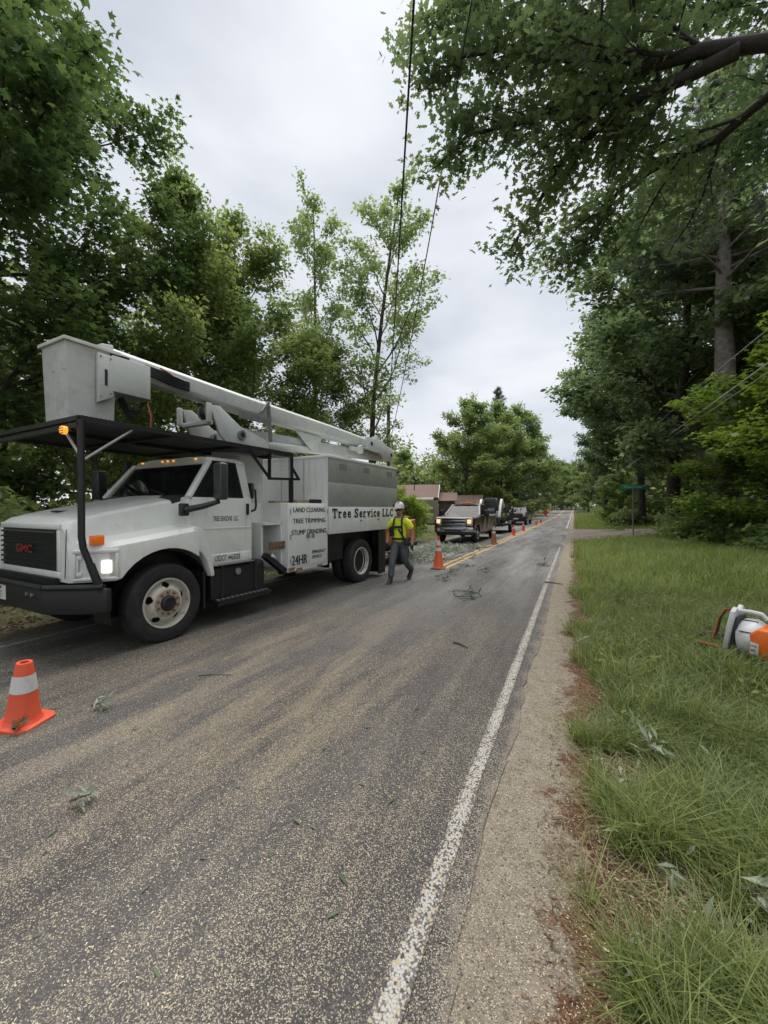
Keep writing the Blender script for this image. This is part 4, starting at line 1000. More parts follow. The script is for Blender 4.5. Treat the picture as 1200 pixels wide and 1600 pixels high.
# tool body
tb = MB(); tb.box(2.38, 3.54, .0, .58, .575, 1.80); tbx = tb.build('toolbox', M['white'], T, bevel=.012)
tb = MB(); tb.box(2.40, 3.52, 1.80, 2.38, .6, 1.80); tb.build('toolbox', M['white'], T, bevel=.012)
for a, b in ((2.425, 2.955), (2.972, 3.51)):
    d_ = MB(); d_.box(a, b, -.014, .006, .66, 1.765); dd = d_.build('toolbox_door', M['white'], tbx, bevel=.006)
    uc = 2.905 if a < 2.9 else 3.05
    d_ = MB(); d_.box(uc - .045, uc + .045, -.026, -.012, 1.15, 1.23); d_.build('latch', M['steel'], dd, bevel=.008)
INK = M['ink']
for s_t, u0, wd, z, hh in (('LAND CLEARING', 2.50, .93, 1.635, .085), ('TREE TRIMMING', 2.49, .95, 1.435, .085), ('STUMP GRINDING', 2.455, 1.01, 1.225, .09), ('24HR', 2.46, .42, .69, .17), ('EMERGENCY', 3.02, .42, .85, .06), ('SERVICE', 3.02, .30, .755, .06)):
    text_on(s_t, INK, tbx, (u0, -.0175, z), (1, 0, 0), (0, 0, 1), wd, hh, .0, bold=.034)
rs_ = MB(); rs_.box(2.02, 2.372, .06, .10, 1.0, 1.13); rst = rs_.build('rusty_bracket', M['rust'], T, label='rusty bolted steel bracket')
for k in range(4):
    rs_ = MB(); rs_.cyl((2.08 + .085 * k, .06, 1.065), (2.08 + .085 * k, .045, 1.065), .016, n=6); rs_.build('bolt', M['steel'], rst)
ob = MB(); ob.box(1.95, 2.375, .12, .58, 1.42, 1.46); ob.box(1.95, 1.99, .2, .58, .9, 1.42); ob.box(2.33, 2.375, .12, .58, .66, 1.80); ob.box(1.9, 2.38, .56, .6, .66, 1.80); ob.build('side_bin', M['white'], T)
ob = MB(); ob.bar((1.95, .12, .92), (2.36, .08, .60), .13, .09); ob.bar((2.3, .1, .58), (2.7, .1, .58), .1, .06); brc = ob.build('outrigger_brace', M['black'], T)
ob = MB(); ob.hexa([(2.02, .045, .90), (2.10, .045, .835), (2.10, .05, .835), (2.02, .05, .90), (2.05, .045, .945), (2.13, .045, .88), (2.13, .05, .88), (2.05, .05, .945)]); ob.build('sticker', M['whiteclean'], brc)
lb_ = MB(); lb_.box(2.75, 3.25, .12, .30, 1.803, 1.86); lb_.build('lumber', M['wood'], T)
lb_ = MB(); lb_.box(2.42, 3.35, .34, .50, 1.803, 1.84); lb_.build('lumber', M['wood'], T)
lb_ = MB(); lb_.box(3.10, 3.42, .06, .11, 1.803, 1.88); lb_.build('lumber', M['plastic'], T)
# bed floor
bd = MB(); bd.box(1.78, 3.55, .6, 1.78, .9, 1.0); bd.build('bed_floor', M['steel'], T)

# chip box
cx = MB()
cx.box(3.56, 6.65, .02, 2.36, 1.20, 2.74)
chip = cx.build('chip_box', M['whiteclean'], T)
for z0, z1 in ((1.745, 2.215), (2.245, 2.725)):
    p_ = MB(); p_.box(3.58, 6.64, .004, .03, z0, z1); p_.build('side_panel', M['greygreen'], chip, bevel=.006)
p_ = MB(); p_.box(3.57, 6.645, -.008, .03, 1.185, 1.735); p_.build('lower_panel', M['whiteclean'], chip, bevel=.006)
p_ = MB(); p_.box(3.55, 6.66, -.005, .07, 2.728, 2.785); p_.box(3.55, 6.66, 2.31, 2.385, 2.728, 2.785); p_.box(3.545, 3.62, .07, 2.31, 2.728, 2.785); p_.build('top_rail', M['whiteclean'], chip, bevel=.01)
for v in (.62, 1.24, 1.82):
    p_ = MB(); p_.box(3.552, 3.562, v, v + .008, 1.22, 2.72); p_.build('seam', M['steel'], chip)
for u in (3.95, 4.9, 6.05):
    p_ = MB(); p_.box(u, u + .28, -.0, .005, 2.52, 2.64); p_.build('patch', mat('patch paint', (.20, .20, .17), .7), chip)
p_ = MB(); p_.box(6.60, 6.66, -.012, .02, 2.62, 2.70); p_.build('marker_light', M['red'], chip)
for u in (4.75, 5.55):
    p_ = MB(); p_.box(u, u + .06, -.016, -.006, 1.42, 1.45); p_.build('bolt', M['rust'], chip)
slab_text('Tree Service LLC', INK, chip, (3.66, -.0115, 1.50), (1, 0, 0), (0, 0, 1), 2.72, .20)
lp = MB(); lp.box(3.60, 5.96, .30, .36, .55, 1.20); lp.box(3.60, 4.25, .12, .16, .62, 1.19); lp.box(5.55, 5.97, .10, .14, .86, 1.19); lp.box(3.62, 6.62, .36, 2.0, 1.08, 1.19); lp.build('skirt', M['black'], T)
fl_ = MB(); fl_.box(5.90, 5.94, .03, .66, .09, 1.16); fl_.build('mud_flap', M['plastic'], T)
fl_ = MB(); fl_.box(5.62, 5.955, .0, .025, .1, 1.16); fl_.build('mud_flap', M['black'], T)
fl_ = MB(); fl_.box(5.90, 5.94, 1.72, 2.35, .09, 1.16); fl_.build('mud_flap', M['plastic'], T)

# black cab guard: frame, lattice, posts and braces
cg = MB()
gu0, gu1, gv0, gv1, gw = -.80, 2.52, .02, 2.36, 2.655
for a, b in (((gu0, gv0, gw), (gu1, gv0, gw)), ((gu0, gv1, gw), (gu1, gv1, gw)), ((gu0, gv0, gw), (gu0, gv1, gw)), ((gu1, gv0, gw), (gu1, gv1, gw)), ((.3, gv0, gw), (.3, gv1, gw)), ((1.4, gv0, gw), (1.4, gv1, gw)), ((gu0, 1.19, gw), (gu1, 1.19, gw)), ((gu0 - .0, gv0, gw - .07), (gu0, gv1, gw - .09))): cg.bar(a, b, .05, .05)
guard = cg.build('cab_guard', M['black'], T)
mesh_ = MB()
k = 0
while gu0 + k * .045 < gu1 + 2.3:
    a = gu0 + k * .045 ; k += 1
    for s1 in (1, -1):
        # diagonal strand clipped to the frame
        p = []
        for v in (gv0, gv1):
            u = a + (-(v - gv0) if s1 == 1 else (v - gv1))
            p.append((u, v))
        (ua, va), (ub, vb) = p
        def clip(u1, v1, u2, v2):
            for lim, sg in ((gu0, 1), (gu1, -1)):
                if sg * (u1 - lim) < 0 and sg * (u2 - lim) < 0: return None
                if sg * (u1 - lim) < 0: t = (lim - u1) / (u2 - u1); u1, v1 = lim, v1 + t * (v2 - v1)
                if sg * (u2 - lim) < 0: t = (lim - u1) / (u2 - u1); u2, v2 = lim, v1 + t * (v2 - v1)
            return u1, v1, u2, v2
        q = clip(ua, va, ub, vb)
        if q and (abs(q[0] - q[2]) > .02): mesh_.bar((q[0], q[1], gw + .03 + .003 * s1), (q[2], q[3], gw + .03 + .003 * s1), .017, .006)
mesh_.build('mesh_panel', M['black'], guard)
ps = MB(); ps.tube([(-.64, -.06, .80), (-.70, -.03, 1.02), (-.775, .01, 1.28), (-.785, .02, 1.4), (-.785, .02, 2.64)], .034, 10); ps.build('guard_post', M['black'], T)
ps = MB(); ps.tube([(-.655, -.055, .86), (-.72, -.02, 1.10)], .042, 10); ps.build('post_sleeve', M['black'], T)
ps = MB(); ps.tube([(-.64, 2.44, .80), (-.775, 2.37, 1.28), (-.785, 2.36, 2.64)], .040, 10); ps.build('guard_post', M['black'], T)
for a, b in (((-.785, .03, 2.25), (-.79, .40, 2.60)), ((-.76, .02, 2.22), (-.25, .03, 2.62)), ((-.785, 2.35, 2.25), (-.79, 1.95, 2.60))):
    ps = MB(); ps.tube([a, b], .016, 8); ps.build('guard_brace', M['steel'], T)
ps = MB(); ps.box(2.50, 2.56, .03, .09, 1.80, 2.62); ps.box(2.50, 2.56, 2.30, 2.36, 1.80, 2.62); ps.build('guard_post', M['black'], T)
ps = MB(); ps.bar((1.99, .05, 2.62), (1.99, .05, 2.20), .04, .04); ps.bar((1.97, .05, 2.20), (2.74, .05, 2.235), .04, .04); ps.bar((1.55, .05, 2.62), (1.99, .05, 2.21), .035, .035); ps.bar((2.72, .05, 2.24), (2.53, .05, 2.45), .035, .035); ps.build('guard_brace', M['black'], T)
ps = MB()
for k in range(12): ps.box(2.01, 2.50, .048, .052, 2.225 + .033 * k, 2.231 + .033 * k)
for k in range(14): ps.box(2.02 + .035 * k, 2.026 + .035 * k, .045, .0475, 2.22, 2.62)
ps.build('mesh_window', M['whiteclean'], T)
sl_ = MB(); sl_.lathe([(.045, 0), (.045, .04), (.038, .05)], (-.85, .18, 2.53), (-1, 0, 0), 16, cap=True); 
strobe = sl_.build('strobe_light', M['amberlit'], T)
sl_ = MB(); sl_.bar((-.80, .18, 2.53), (-.80, .18, 2.64), .04, .03)
for k in range(4): sl_.box(-.905, -.898, .13, .23, 2.49 + .026 * k, 2.497 + .026 * k)
sl_.build('strobe_grille', M['black'], strobe)

# boom: pedestal, turret plates, lower boom, upper boom, bucket
pd = MB(); pd.box(1.88, 2.42, .62, 1.76, .95, 2.62); ped = pd.build('pedestal', M['boom'], T, bevel=.02)
pd = MB(); pd.cyl((2.15, 1.19, 2.60), (2.15, 1.19, 2.80), .42, .40, 24); pd.build('turntable', M['boom'], ped)
tp = [(1.42, 3.40), (1.62, 3.42), (2.05, 3.16), (2.75, 2.98), (2.75, 2.78), (1.85, 2.76), (1.62, 2.95)]
for v0 in (.80, 1.50):
    t_ = MB(); t_.prism(tp, 1, v0, v0 + .05); tp_o = t_.build('turret_plate', M['boom'], T, bevel=.01)
    pn = MB(); pn.cyl((2.06, v0 - .05, 3.0), (2.06, v0 + .1, 3.0), .085, n=18); pn.build('pivot_pin', M['steel'], tp_o)
    pn = MB(); pn.cyl((2.06, v0 - .055, 3.0), (2.06, v0 - .05, 3.0), .045, n=14); pn.build('pin_hole', M['plastic'], tp_o)
t_ = MB(); t_.box(1.34, 1.44, .76, .81, 3.10, 3.42); t_.box(1.34, 1.44, 1.5, 1.55, 3.10, 3.42); t_.box(1.40, 1.50, .81, 1.5, 3.08, 3.16); t_.build('boom_rest', M['boom'], T, bevel=.02)
dm = MB(); dm.lathe([(.10, -.02), (.13, -.015), (.13, .02), (.09, .025), (.09, .15), (.13, .155), (.13, .19), (.1, .2)], (1.50, .86, 3.29), (0, 1, 0), 18, cap=True); dm.build('cable_reel', M['steel'], T)
dm = MB()
for k in range(5): dm.tube([(1.50 + (.11 + .008 * (k % 3)) * math.cos(a), .87 + .03 * k, 3.29 + (.11 + .008 * (k % 3)) * math.sin(a)) for a in np.linspace(0, 6.2, 14)], .016, 5)
dm.build('hose', M['plastic'], T)
def boom_box(m_, p0, p1, h0, h1, w0, w1):
    p0 = Vector(p0); p1 = Vector(p1)
    m_.hexa([p0 + Vector((0, -w0 / 2, -h0 / 2)), p0 + Vector((0, w0 / 2, -h0 / 2)), p0 + Vector((0, w0 / 2, h0 / 2)), p0 + Vector((0, -w0 / 2, h0 / 2)), p1 + Vector((0, -w1 / 2, -h1 / 2)), p1 + Vector((0, w1 / 2, -h1 / 2)), p1 + Vector((0, w1 / 2, h1 / 2)), p1 + Vector((0, -w1 / 2, h1 / 2))])
lbm = MB(); boom_box(lbm, (1.95, 1.17, 3.03), (7.75, 1.17, 3.28), .30, .24, .28, .24); lower = lbm.build('lower_boom', M['boom'], T, bevel=.03, seg=3)
lbm = MB(); lbm.cyl((2.3, 1.02, 2.92), (4.1, 1.02, 3.02), .085, n=14); lbm.cyl((4.1, 1.02, 3.02), (4.5, 1.02, 3.05), .045, n=12); lbm.build('hydraulic_cylinder', M['boom'], T)
lbm = MB(); lbm.prism([(3.7, 3.36), (4.6, 3.36), (4.4, 3.04), (4.2, 3.0)], 1, .93, .965); lbm.build('gusset_plate', M['boom'], lower)
ub = MB()
def oct_ring(u, z, h, w_, c_=.06): 
    y0, y1 = 1.02 - w_ / 2, 1.02 + w_ / 2
    return [(u, y0 + c_, z - h / 2), (u, y1 - c_, z - h / 2), (u, y1, z - h / 2 + c_), (u, y1, z + h / 2 - c_), (u, y1 - c_, z + h / 2), (u, y0 + c_, z + h / 2), (u, y0, z + h / 2 - c_), (u, y0, z - h / 2 + c_)]
ub.loft([oct_ring(-.10, 3.70, .30, .30), oct_ring(2.2, 3.60, .34, .32), oct_ring(5.0, 3.55, .32, .30), oct_ring(6.6, 3.50, .30, .28)])
upper = ub.build('upper_boom', M['boom'], T, bevel=.018, seg=3, ang=.35)
ub = MB(); ub.prism([(6.5, 3.69), (7.4, 3.70), (7.6, 3.60), (8.05, 3.52), (8.15, 3.40), (8.05, 3.16), (7.7, 3.12), (7.3, 3.30), (6.5, 3.35)], 1, .86, 1.18); elb = ub.build('elbow', M['boom'], T, bevel=.03)
for u, z in ((6.75, 3.52), (7.95, 3.34)):
    ub = MB(); ub.cyl((u, .855, z), (u, .85, z), .06, n=14); ub.build('pin_hole', M['plastic'], elb)
ub = MB(); ub.box(7.15, 7.35, .93, 1.1, 3.69, 3.80); ub.build('lifting_lug', M['boom'], elb, bevel=.02)
ub = MB(); ub.lathe([(.10, 0), (.12, .02), (.12, .08), (.10, .1)], (6.15, .82, 3.28), (0, 1, 0), 16, cap=True); ub.box(5.75, 6.15, .86, .95, 3.22, 3.32); ub.build('pulley', M['boom'], T)
ub = MB(); ub.cyl((6.3, .98, 3.26), (7.6, .98, 3.22), .06, n=12); ub.build('hydraulic_cylinder', M['steel'], T)
ub = MB(); ub.bar((2.05, .80, 3.36), (2.75, .80, 3.36), .07, .09); ub.bar((2.72, .79, 3.68), (2.78, .79, 2.98), .055, .05); ub.bar((2.55, .79, 3.5), (2.72, .79, 3.72), .05, .05); ub.build('boom_latch', M['steel'], T)
ub = MB()
for k in range(4):
    z = 3.72 - .035 * k; ub.tube([(.42, .86, z), (.55, .83, z - .02), (.75, .815 + .012 * k, z - .05), (.98, .83, z - .07), (1.08, .86, z - .06)], .028, 7)
ub.build('hose', M['plastic'], T)
ub = MB(); ub.tube([(.60, .815, 3.74), (.72, .80, 3.70), (.85, .815, 3.66)], .012, 6); ub.build('cable', M['red'], T)
bk = MB()
b0u, b1u, b0v, b1v = -.62, -.04, .72, 1.33
def brk(z, i): return [(b0u + i, b0v + i, z), (b1u - i, b0v + i, z), (b1u - i, b1v - i, z), (b0u + i, b1v - i, z)]
bk.loft([brk(2.72, .03), brk(3.70, .0)], cap=False); bk.add(brk(2.72, .03), [(3, 2, 1, 0)]); bk.loft([brk(3.66, .03), brk(2.76, .05)], cap=False)
bucket = bk.build('bucket', M['fibre'], T, bevel=.02)
bk = MB(); R0 = brk(3.69, -.03); R1 = brk(3.735, -.03); R2 = brk(3.735, .035); R3 = brk(3.69, .035); bk.loft([R0, R1, R2, R3, R0], cap=False); bk.build('bucket_rim', M['fibre'], bucket, bevel=.012)
bk = MB(); bk.box(-.13, .36, .66, 1.02, 3.20, 3.66); bk.prism([(-.30, 3.64), (-.12, 3.64), (-.12, 3.12), (-.30, 3.02)], 1, .66, .72); pod = bk.build('bucket_mount', M['boom'], T, bevel=.012)
bk = MB(); bk.box(-.225, -.195, .652, .662, 3.25, 3.45); bk.build('slot', M['plastic'], pod)
bk = MB(); bk.box(-.13, .10, .70, .98, 3.66, 3.70); bk.build('valve_cover', M['plastic'], pod)
bk = MB(); bk.prism([(-.18, 3.57), (-.02, 3.60), (-.02, 3.86), (-.18, 3.83)], 1, .84, 1.2); bk.build('boom_tip', M['fibre'], T, bevel=.02)
hs = MB(); r8 = random.Random(4)
for k in range(9):
    a0 = r8.uniform(-.04, .04); hs.tube([(.02 + .31 * t + a0 * .3, .70 + .02 * k * .6 + r8.uniform(-.01, .01), 3.17 - (.15 + .012 * k) * math.sin(PI * t) + a0 * .3) for t in np.linspace(0, 1, 9)], .011, 5)
hs.tube([(.34, .72, 3.18), (.40, .70, 3.0), (.42, .72, 2.85), (.36, .75, 2.72)], .014, 6)
hs.build('hose', M['plastic'], T)
hs = MB(); hs.tube([(.33, .70, 3.16), (.37, .68, 3.0), (.38, .70, 2.80), (.34, .72, 2.72)], .010, 6); hs.build('cable', mat('orange cable', (.45, .10, .03), .5), T)

# seams, hinges and rivets
sm_ = MB(); sm_.bar((-.803, .335, .93), (-.803, .300, 1.47), .007, .006, up=(1, 0, 0)); sm_.build('hood_seam', M['plastic'], hood)
rv = MB(); rv.cyl((0, 0, 0), (0, -.006, 0), .011, .007, 8); rvm = rv.mesh('rivet', M['steel'])
for k in range(16):
    link('rivet', rvm, chip, (3.66 + .19 * k, -.009, 1.225)); link('rivet', rvm, chip, (3.66 + .19 * k, -.006, 2.75))
hg = MB(); hg.cyl((0, 0, 0), (0, 0, .09), .011, n=8); hgm = hg.mesh('hinge', M['steel'])
for u in (2.432, 3.503):
    for z in (.72, 1.15, 1.60): link('hinge', hgm, tbx, (u, -.016, z))
for v in (.30, .55): 
    bl_ = MB(); bl_.cyl((-.628, v + .45, 3.35), (-.636, v + .45, 3.35), .012, n=8); bl_.build('bolt', M['steel'], bucket)
for u, z in ((-.27, 3.60), (-.155, 3.60), (-.27, 3.10), (-.155, 3.16)):
    bl_ = MB(); bl_.cyl((u, .66, z), (u, .652, z), .011, n=8); bl_.build('bolt', M['steel'], pod)
fcp = MB(); fcp.cyl((1.35, .088, .74), (1.35, .06, .74), .05, n=16); fcp.build('fuel_cap', M['steel'], tank)
rst_ = mat('rust stain', (.26, .15, .08), .85, noise=.35, nscale=20)
for u, z, h_ in ((2.39, .60, .05), (2.60, .59, .035), (3.20, .59, .03)):
    st_ = MB(); st_.box(u, u + .16, -.004, .001, z - .012, z + h_); st_.build('rust_patch', rst_, tbx)
# ================================================================ pickups, loader on trailer, chipper
def pickup(name, label, loc, rz, paint, grille_style, lampm, L=6.1):
    """local: x rearwards from the front bumper, y across (0 = middle), z up"""
    E_ = empty(name, loc, rz, label, 'pickup')
    W = 1.0; wb0, wb1 = .98, .98 + 4.15; RW = .405
    def prof(u):        # half width of the body
        return W - .10 * max(0, 1 - u / .35) ** 2 - .05 * max(0, (u - 5.6) / .5)
    # lower body in stations, with arches cut by the lower edge
    def low(u):
        for c in (wb0, wb1):
            d = abs(u - c)
            if d < .53: return max(.52, RW + math.sqrt(.53 ** 2 - d * d))
        return .52
    def body_ring(u, top):
        w_ = prof(u); b = low(u)
        p = [(w_ - .10, b), (w_ - .01, b), (w_, b + .06 if b < .9 else b + .01), (w_ + .0, .98), (w_ - .02, top - .08), (w_ - .08, top - .015), (w_ - .25, top)]
        return [(u, y, z) for y, z in p] + [(u, -y, z) for y, z in p[::-1]]
    us = sorted(set([.12, .16, .22, .30] + [round(x, 3) for x in np.arange(.40, 6.05, .1)] + [wb0 - .531, wb0 + .531, wb1 - .531, wb1 + .531]))
    def top(u):
        if u < 1.75: return 1.27 + .10 * min(1, (u - .12) / 1.5) - .05 * max(0, 1 - (u - .12) / .12) ** 2
        return 1.37
    b = MB(); b.loft([body_ring(u, top(u)) for u in us]); body = b.build('body', paint, E_, ang=.5)
    # bed recess
    bd = MB(); bd.box(4.15, 5.95, -.8, .8, 1.372, 1.376); bd.build('bed', M['plastic'], body)
    # cab greenhouse
    def ring(z, u0, u1, w_): return [(u0, -w_, z), (u0 + .08, -w_ - .0, z), (u1, -w_, z), (u1, w_, z), (u0 + .08, w_, z), (u0, w_, z)]
    gh = MB(); gh.pane([(1.74, -.90, 1.36), (1.74, .90, 1.36), (2.55, .70, 1.90), (2.55, -.70, 1.90)])
    gh.build('windshield', M['darkglass'], E_)
    for sy in (-1, 1):
        for a0, a1, t0, t1 in ((1.92, 2.88, 2.56, 2.90), (3.0, 3.78, 2.99, 3.72)):
            g2 = MB(); g2.pane([(a0, sy * .935, 1.38), (a1, sy * .935, 1.38), (t1, sy * .745, 1.86), (t0, sy * .745, 1.86)]); g2.build('side_window', M['glass'], E_)
    g2 = MB(); g2.pane([(3.98, -.86, 1.40), (3.98, .86, 1.40), (3.88, .70, 1.86), (3.88, -.70, 1.86)]); g2.build('rear_window', M['glass'], E_)
    pl_ = MB()
    for sy in (-1, 1):
        pl_.bar((1.72, sy * .91, 1.35), (2.56, sy * .725, 1.89), .085, .07, up=(1, 0, 0)); pl_.bar((2.94, sy * .945, 1.35), (2.95, sy * .745, 1.89), .09, .03, up=(0, 1, 0)); pl_.bar((3.90, sy * .93, 1.35), (3.82, sy * .735, 1.89), .20, .05, up=(0, 1, 0))
    pl_.build('pillar', paint, E_)
    r_ = MB()
    def rr(u, w_, z): return [(u, -w_, z - .03), (u, -w_ + .02, z), (u, -w_ + .14, z + .035), (u, 0, z + .05), (u, w_ - .14, z + .035), (u, w_ - .02, z), (u, w_, z - .03)]
    r_.loft([rr(2.48, .70, 1.885), rr(2.56, .74, 1.905), rr(3.2, .76, 1.925), rr(3.80, .75, 1.91), rr(3.90, .72, 1.88)]); r_.build('roof', paint, E_, ang=.9)
    it_ = MB(); it_.box(2.6, 2.9, -.75, .75, 1.0, 1.62); it_.box(3.5, 3.8, -.75, .75, 1.0, 1.6); it_.box(1.85, 2.15, -.8, .8, 1.1, 1.4); it_.build('seat', M['interior'], E_, bevel=.05)
    for sy in (-1, 1):
        for a0, a1 in ((1.84, 2.93), (2.96, 3.92)):
            d = MB()
            ysd = sorted((sy * 1.003, sy * .97)); d.box(a0, a1, ysd[0], ysd[1], .60, 1.33); dd_ = d.build('door', paint, E_, bevel=.02)
            ys_ = sorted((sy * 1.02, sy * .99)); h = MB(); h.box(a1 - .22, a1 - .06, ys_[0], ys_[1], 1.13, 1.165); h.build('handle', M['plastic'], dd_)
        mm = MB(); ys_ = sorted((sy * 1.08, sy * 1.32)); mm.box(1.95, 2.06, ys_[0], ys_[1], 1.28, 1.62); mm.build('mirror', M['plastic'], E_, bevel=.03)
        mm = MB(); mm.bar((2.02, sy * .95, 1.36), (2.02, sy * 1.12, 1.40), .06, .05); mm.build('mirror_arm', M['plastic'], E_)
        yy = sorted((sy * .985, sy * 1.035)); bb = MB(); bb.box(1.65, 4.4, yy[0], yy[1], .46, .50); bb.build('running_board', M['plastic'], E_)
    # front end
    if grille_style == 'bars':
        f_ = MB(); f_.box(.085, .13, -.60, .60, .82, 1.22); fr_ = f_.build('grille', M['plastic'], E_, bevel=.02)
        f_ = MB()
        for a in ((.055, .10, -.62, .62, 1.185, 1.225), (.055, .10, -.62, .62, .815, .85), (.055, .10, -.63, -.585, .85, 1.185), (.055, .10, .585, .63, .85, 1.185)): f_.box(*a)
        f_.build('grille_frame', M['chrome'], fr_, bevel=.01)
        for z in (.93, 1.09): f_ = MB(); f_.box(.045, .10, -.585, .585, z - .045, z + .045); f_.build('grille_bar', M['chrome'], fr_, bevel=.012)
        f_ = MB(); f_.lathe([(.01, 0), (.11, .0), (.12, .012), (.115, .02)], (.045, 0, 1.01), (-1, 0, 0), 24, cap=True); o_ = f_.build('emblem', M['plastic'], fr_); o_.scale = (1, 1.25, .55); o_.location = (0, 0, 1.01 * .45)
        bumm = M['chrome']
    else:
        f_ = MB(); f_.box(.085, .13, -.56, .56, .78, 1.20); fr_ = f_.build('grille', M['plastic'], E_, bevel=.02)
        f_ = MB(); f_.box(.06, .10, -.58, .58, 1.16, 1.22); f_.box(.06, .10, -.045, .045, .80, 1.16); f_.box(.06, .10, -.56, .56, .96, 1.02); f_.build('grille_bar', mat('dark chrome', (.10, .10, .11), .3, metal=.8), fr_, bevel=.01)
        bumm = M['plastic']
    for sy in (-1, 1):
        yy = sorted((sy * .64, sy * .93)); l_ = MB(); l_.hexa([(.10, yy[0], .86), (.14, yy[1], .86) if sy > 0 else (.10, yy[1], .86), (.30, yy[1], .86), (.30, yy[0], .86), (.12, yy[0], 1.20), (.12, yy[1], 1.20), (.30, yy[1], 1.20), (.30, yy[0], 1.20)]); lo = l_.build('headlight', M['reflector'], E_, bevel=.02)
        yy = sorted((sy * .67, sy * .86)); l_ = MB(); l_.box(.075, .12, yy[0], yy[1], .96 if lampm else .95, 1.16); l_.build('lamp', lampm or M['reflector'], lo, bevel=.03)
    bm_ = MB(); bm_.prism([(.34, -1.02), (.14, -.98), (.02, -.80), (0, -.4), (0, .4), (.02, .80), (.14, .98), (.34, 1.02), (.40, .9), (.16, .7), (.16, -.7), (.40, -.9)], 2, .56, .80); bu = bm_.build('bumper', bumm, E_, bevel=.025)
    bm_ = MB(); bm_.box(-.006, .05, -.42, .42, .585, .665); bm_.build('air_intake', M['plastic'], bu)
    for sy in (-1, 1): bm_ = MB(); bm_.cyl((.03, sy * .72, .66), (-.0, sy * .72, .66), .075, n=14); bm_.build('fog_lamp', M['reflector'] if grille_style == 'bars' else M['plastic'], bu)
    bm_ = MB(); bm_.box(.10, .5, -.88, .88, .40, .57); bm_.build('valance', M['plastic'], E_, bevel=.03)
    if grille_style != 'bars': bm_ = MB(); bm_.box(-.012, -.004, -.24, .24, .60, .72); bm_.build('number_plate', M['whiteclean'], bu)
    bm_ = MB(); bm_.box(.5, 5.9, -.55, .55, .42, .55); bm_.build('underbody', M['plastic'], E_)
    for u in (wb0, wb1):
        for sy in (-1, 1):
            make_wheel(E_, u, sy * 1.0, RW, .27, .235, flip=sy > 0, lugs=8, dish=.05, rimmat=M['steel'])
    return E_
red = mat('dark maroon car paint', (.045, .012, .014), .3, coat=.35, noise=.15, nscale=1.5, spec=.4)
blk = mat('black car paint', (.012, .013, .015), .3, coat=.35, spec=.4)
PK = pickup('pickup_truck', 'dark maroon pickup with chrome grille and lit headlights', (-5.30, 19.05, 0.02), rad(90 - .6), red, 'bars', M['warmlamp'])
lbx = MB(); lbx.box(2.85, 3.05, -.25, .25, 1.985, 2.03); lbx.build('beacon', M['orange'], PK, bevel=.015)
pickup('pickup_truck', 'black pickup parked last in the row, behind the trailer', (-5.45, 43.6, 0.02), rad(90 - .6), blk, 'cross', None)

# cut branch lying on the maroon pickup's roof
def sprig(name, loc, rz, L, nleaf, size, lm, label, cat='branch', rx=0.0, seed=0, group=None, kind='narrow', lift=.03, width=.10):
    s = Skel(900 + seed); E_ = empty(name, loc, rz, label, cat, group)
    pts, rs = s.path((0, 0, lift), (1, 0, .05), L, .009, .003, 6, .12, 0); pts[:, 2] = np.clip(pts[:, 2], .008, None); s.tubes.append((pts, rs, 5)); s.tw.append(pts)
    for k in range(4):
        p, r2 = s.path(pts[1 + k], (1, s.r.choice([-1, 1]) * .9, .1), L * .35, .005, .002, 3, .1, 0); p[:, 2] = np.clip(p[:, 2], .008, None); s.tubes.append((p, r2, 4)); s.tw.append(p)
    link('stem', s.wood('stem', M['bark']), E_)
    A, D = s.leaf_points(nleaf / (L * 2.2), width * .4); A[:, 2] = np.clip(A[:, 2], .006, None)
    link('leaves', scatter_leaves('leaves', A, D, size, kind, lm, s.r, droop=.05, tilt=.55), E_)
    return E_
G_silver = leaf_mat('silvery willow leaf', (.16, .20, .13), (.36, .40, .33), .25)
G_cut = leaf_mat('cut branch leaf', (.05, .09, .035), (.16, .21, .12), .3)
G_pink = leaf_mat('withered leaf', (.25, .13, .08), (.42, .30, .20), .3)
sprig('cut_branch', (-5.85, 22.0, 1.95), .3, 1.0, 60, .2, G_pink, 'withered cut branch lying on the maroon pickup roof', seed=1)

# trailer with compact loader
TE = empty('equipment_trailer', (-5.25, 26.4, 0.02), rad(90), 'black flatbed equipment trailer behind the maroon pickup', 'trailer')
t_ = MB(); t_.box(1.2, 6.6, -.95, .95, .56, .66); t_.build('deck', M['wood'], TE)
t_ = MB(); t_.box(1.15, 6.65, -1.0, -.94, .50, .68); t_.box(1.15, 6.65, .94, 1.0, .50, .68); t_.box(1.1, 1.16, -1, 1, .50, .68)
t_.bar((-.55, 0, .52), (1.2, -.7, .55), .1, .12); t_.bar((-.55, 0, .52), (1.2, .7, .55), .1, .12); t_.build('frame', M['black'], TE)
for u in (3.6, 4.5):
    for sy in (-1, 1): make_wheel(TE, u, sy * 1.22, .36, .22, .2, flip=sy > 0, lugs=5, dish=.05, rimmat=M['steel'])
for sy in (-1, 1):
    t_ = MB(); yy = sorted((sy * .98, sy * 1.24)); t_.prism([(3.1, .6), (3.25, .80), (4.85, .80), (5.0, .6), (4.9, .58), (4.8, .77), (3.3, .77), (3.2, .58)], 1, yy[0], yy[1]); t_.build('mudguard', M['black'], TE)
rg = MB()
for y in np.linspace(-.9, .9, 7): rg.bar((6.62, y, .66), (6.75, y, 2.1), .05, .05)
for z in (.8, 1.1, 1.4, 1.7, 2.05): rg.bar((6.63 + .09 * (z - .66), -.92, z), (6.63 + .09 * (z - .66), .92, z), .04, .04)
rg.build('ramp_gate', M['black'], TE)
rk = MB()
for u in (4.9, 5.5, 6.1):
    rk.bar((u, -.97, .66), (u, -.97, 1.75), .05, .05)
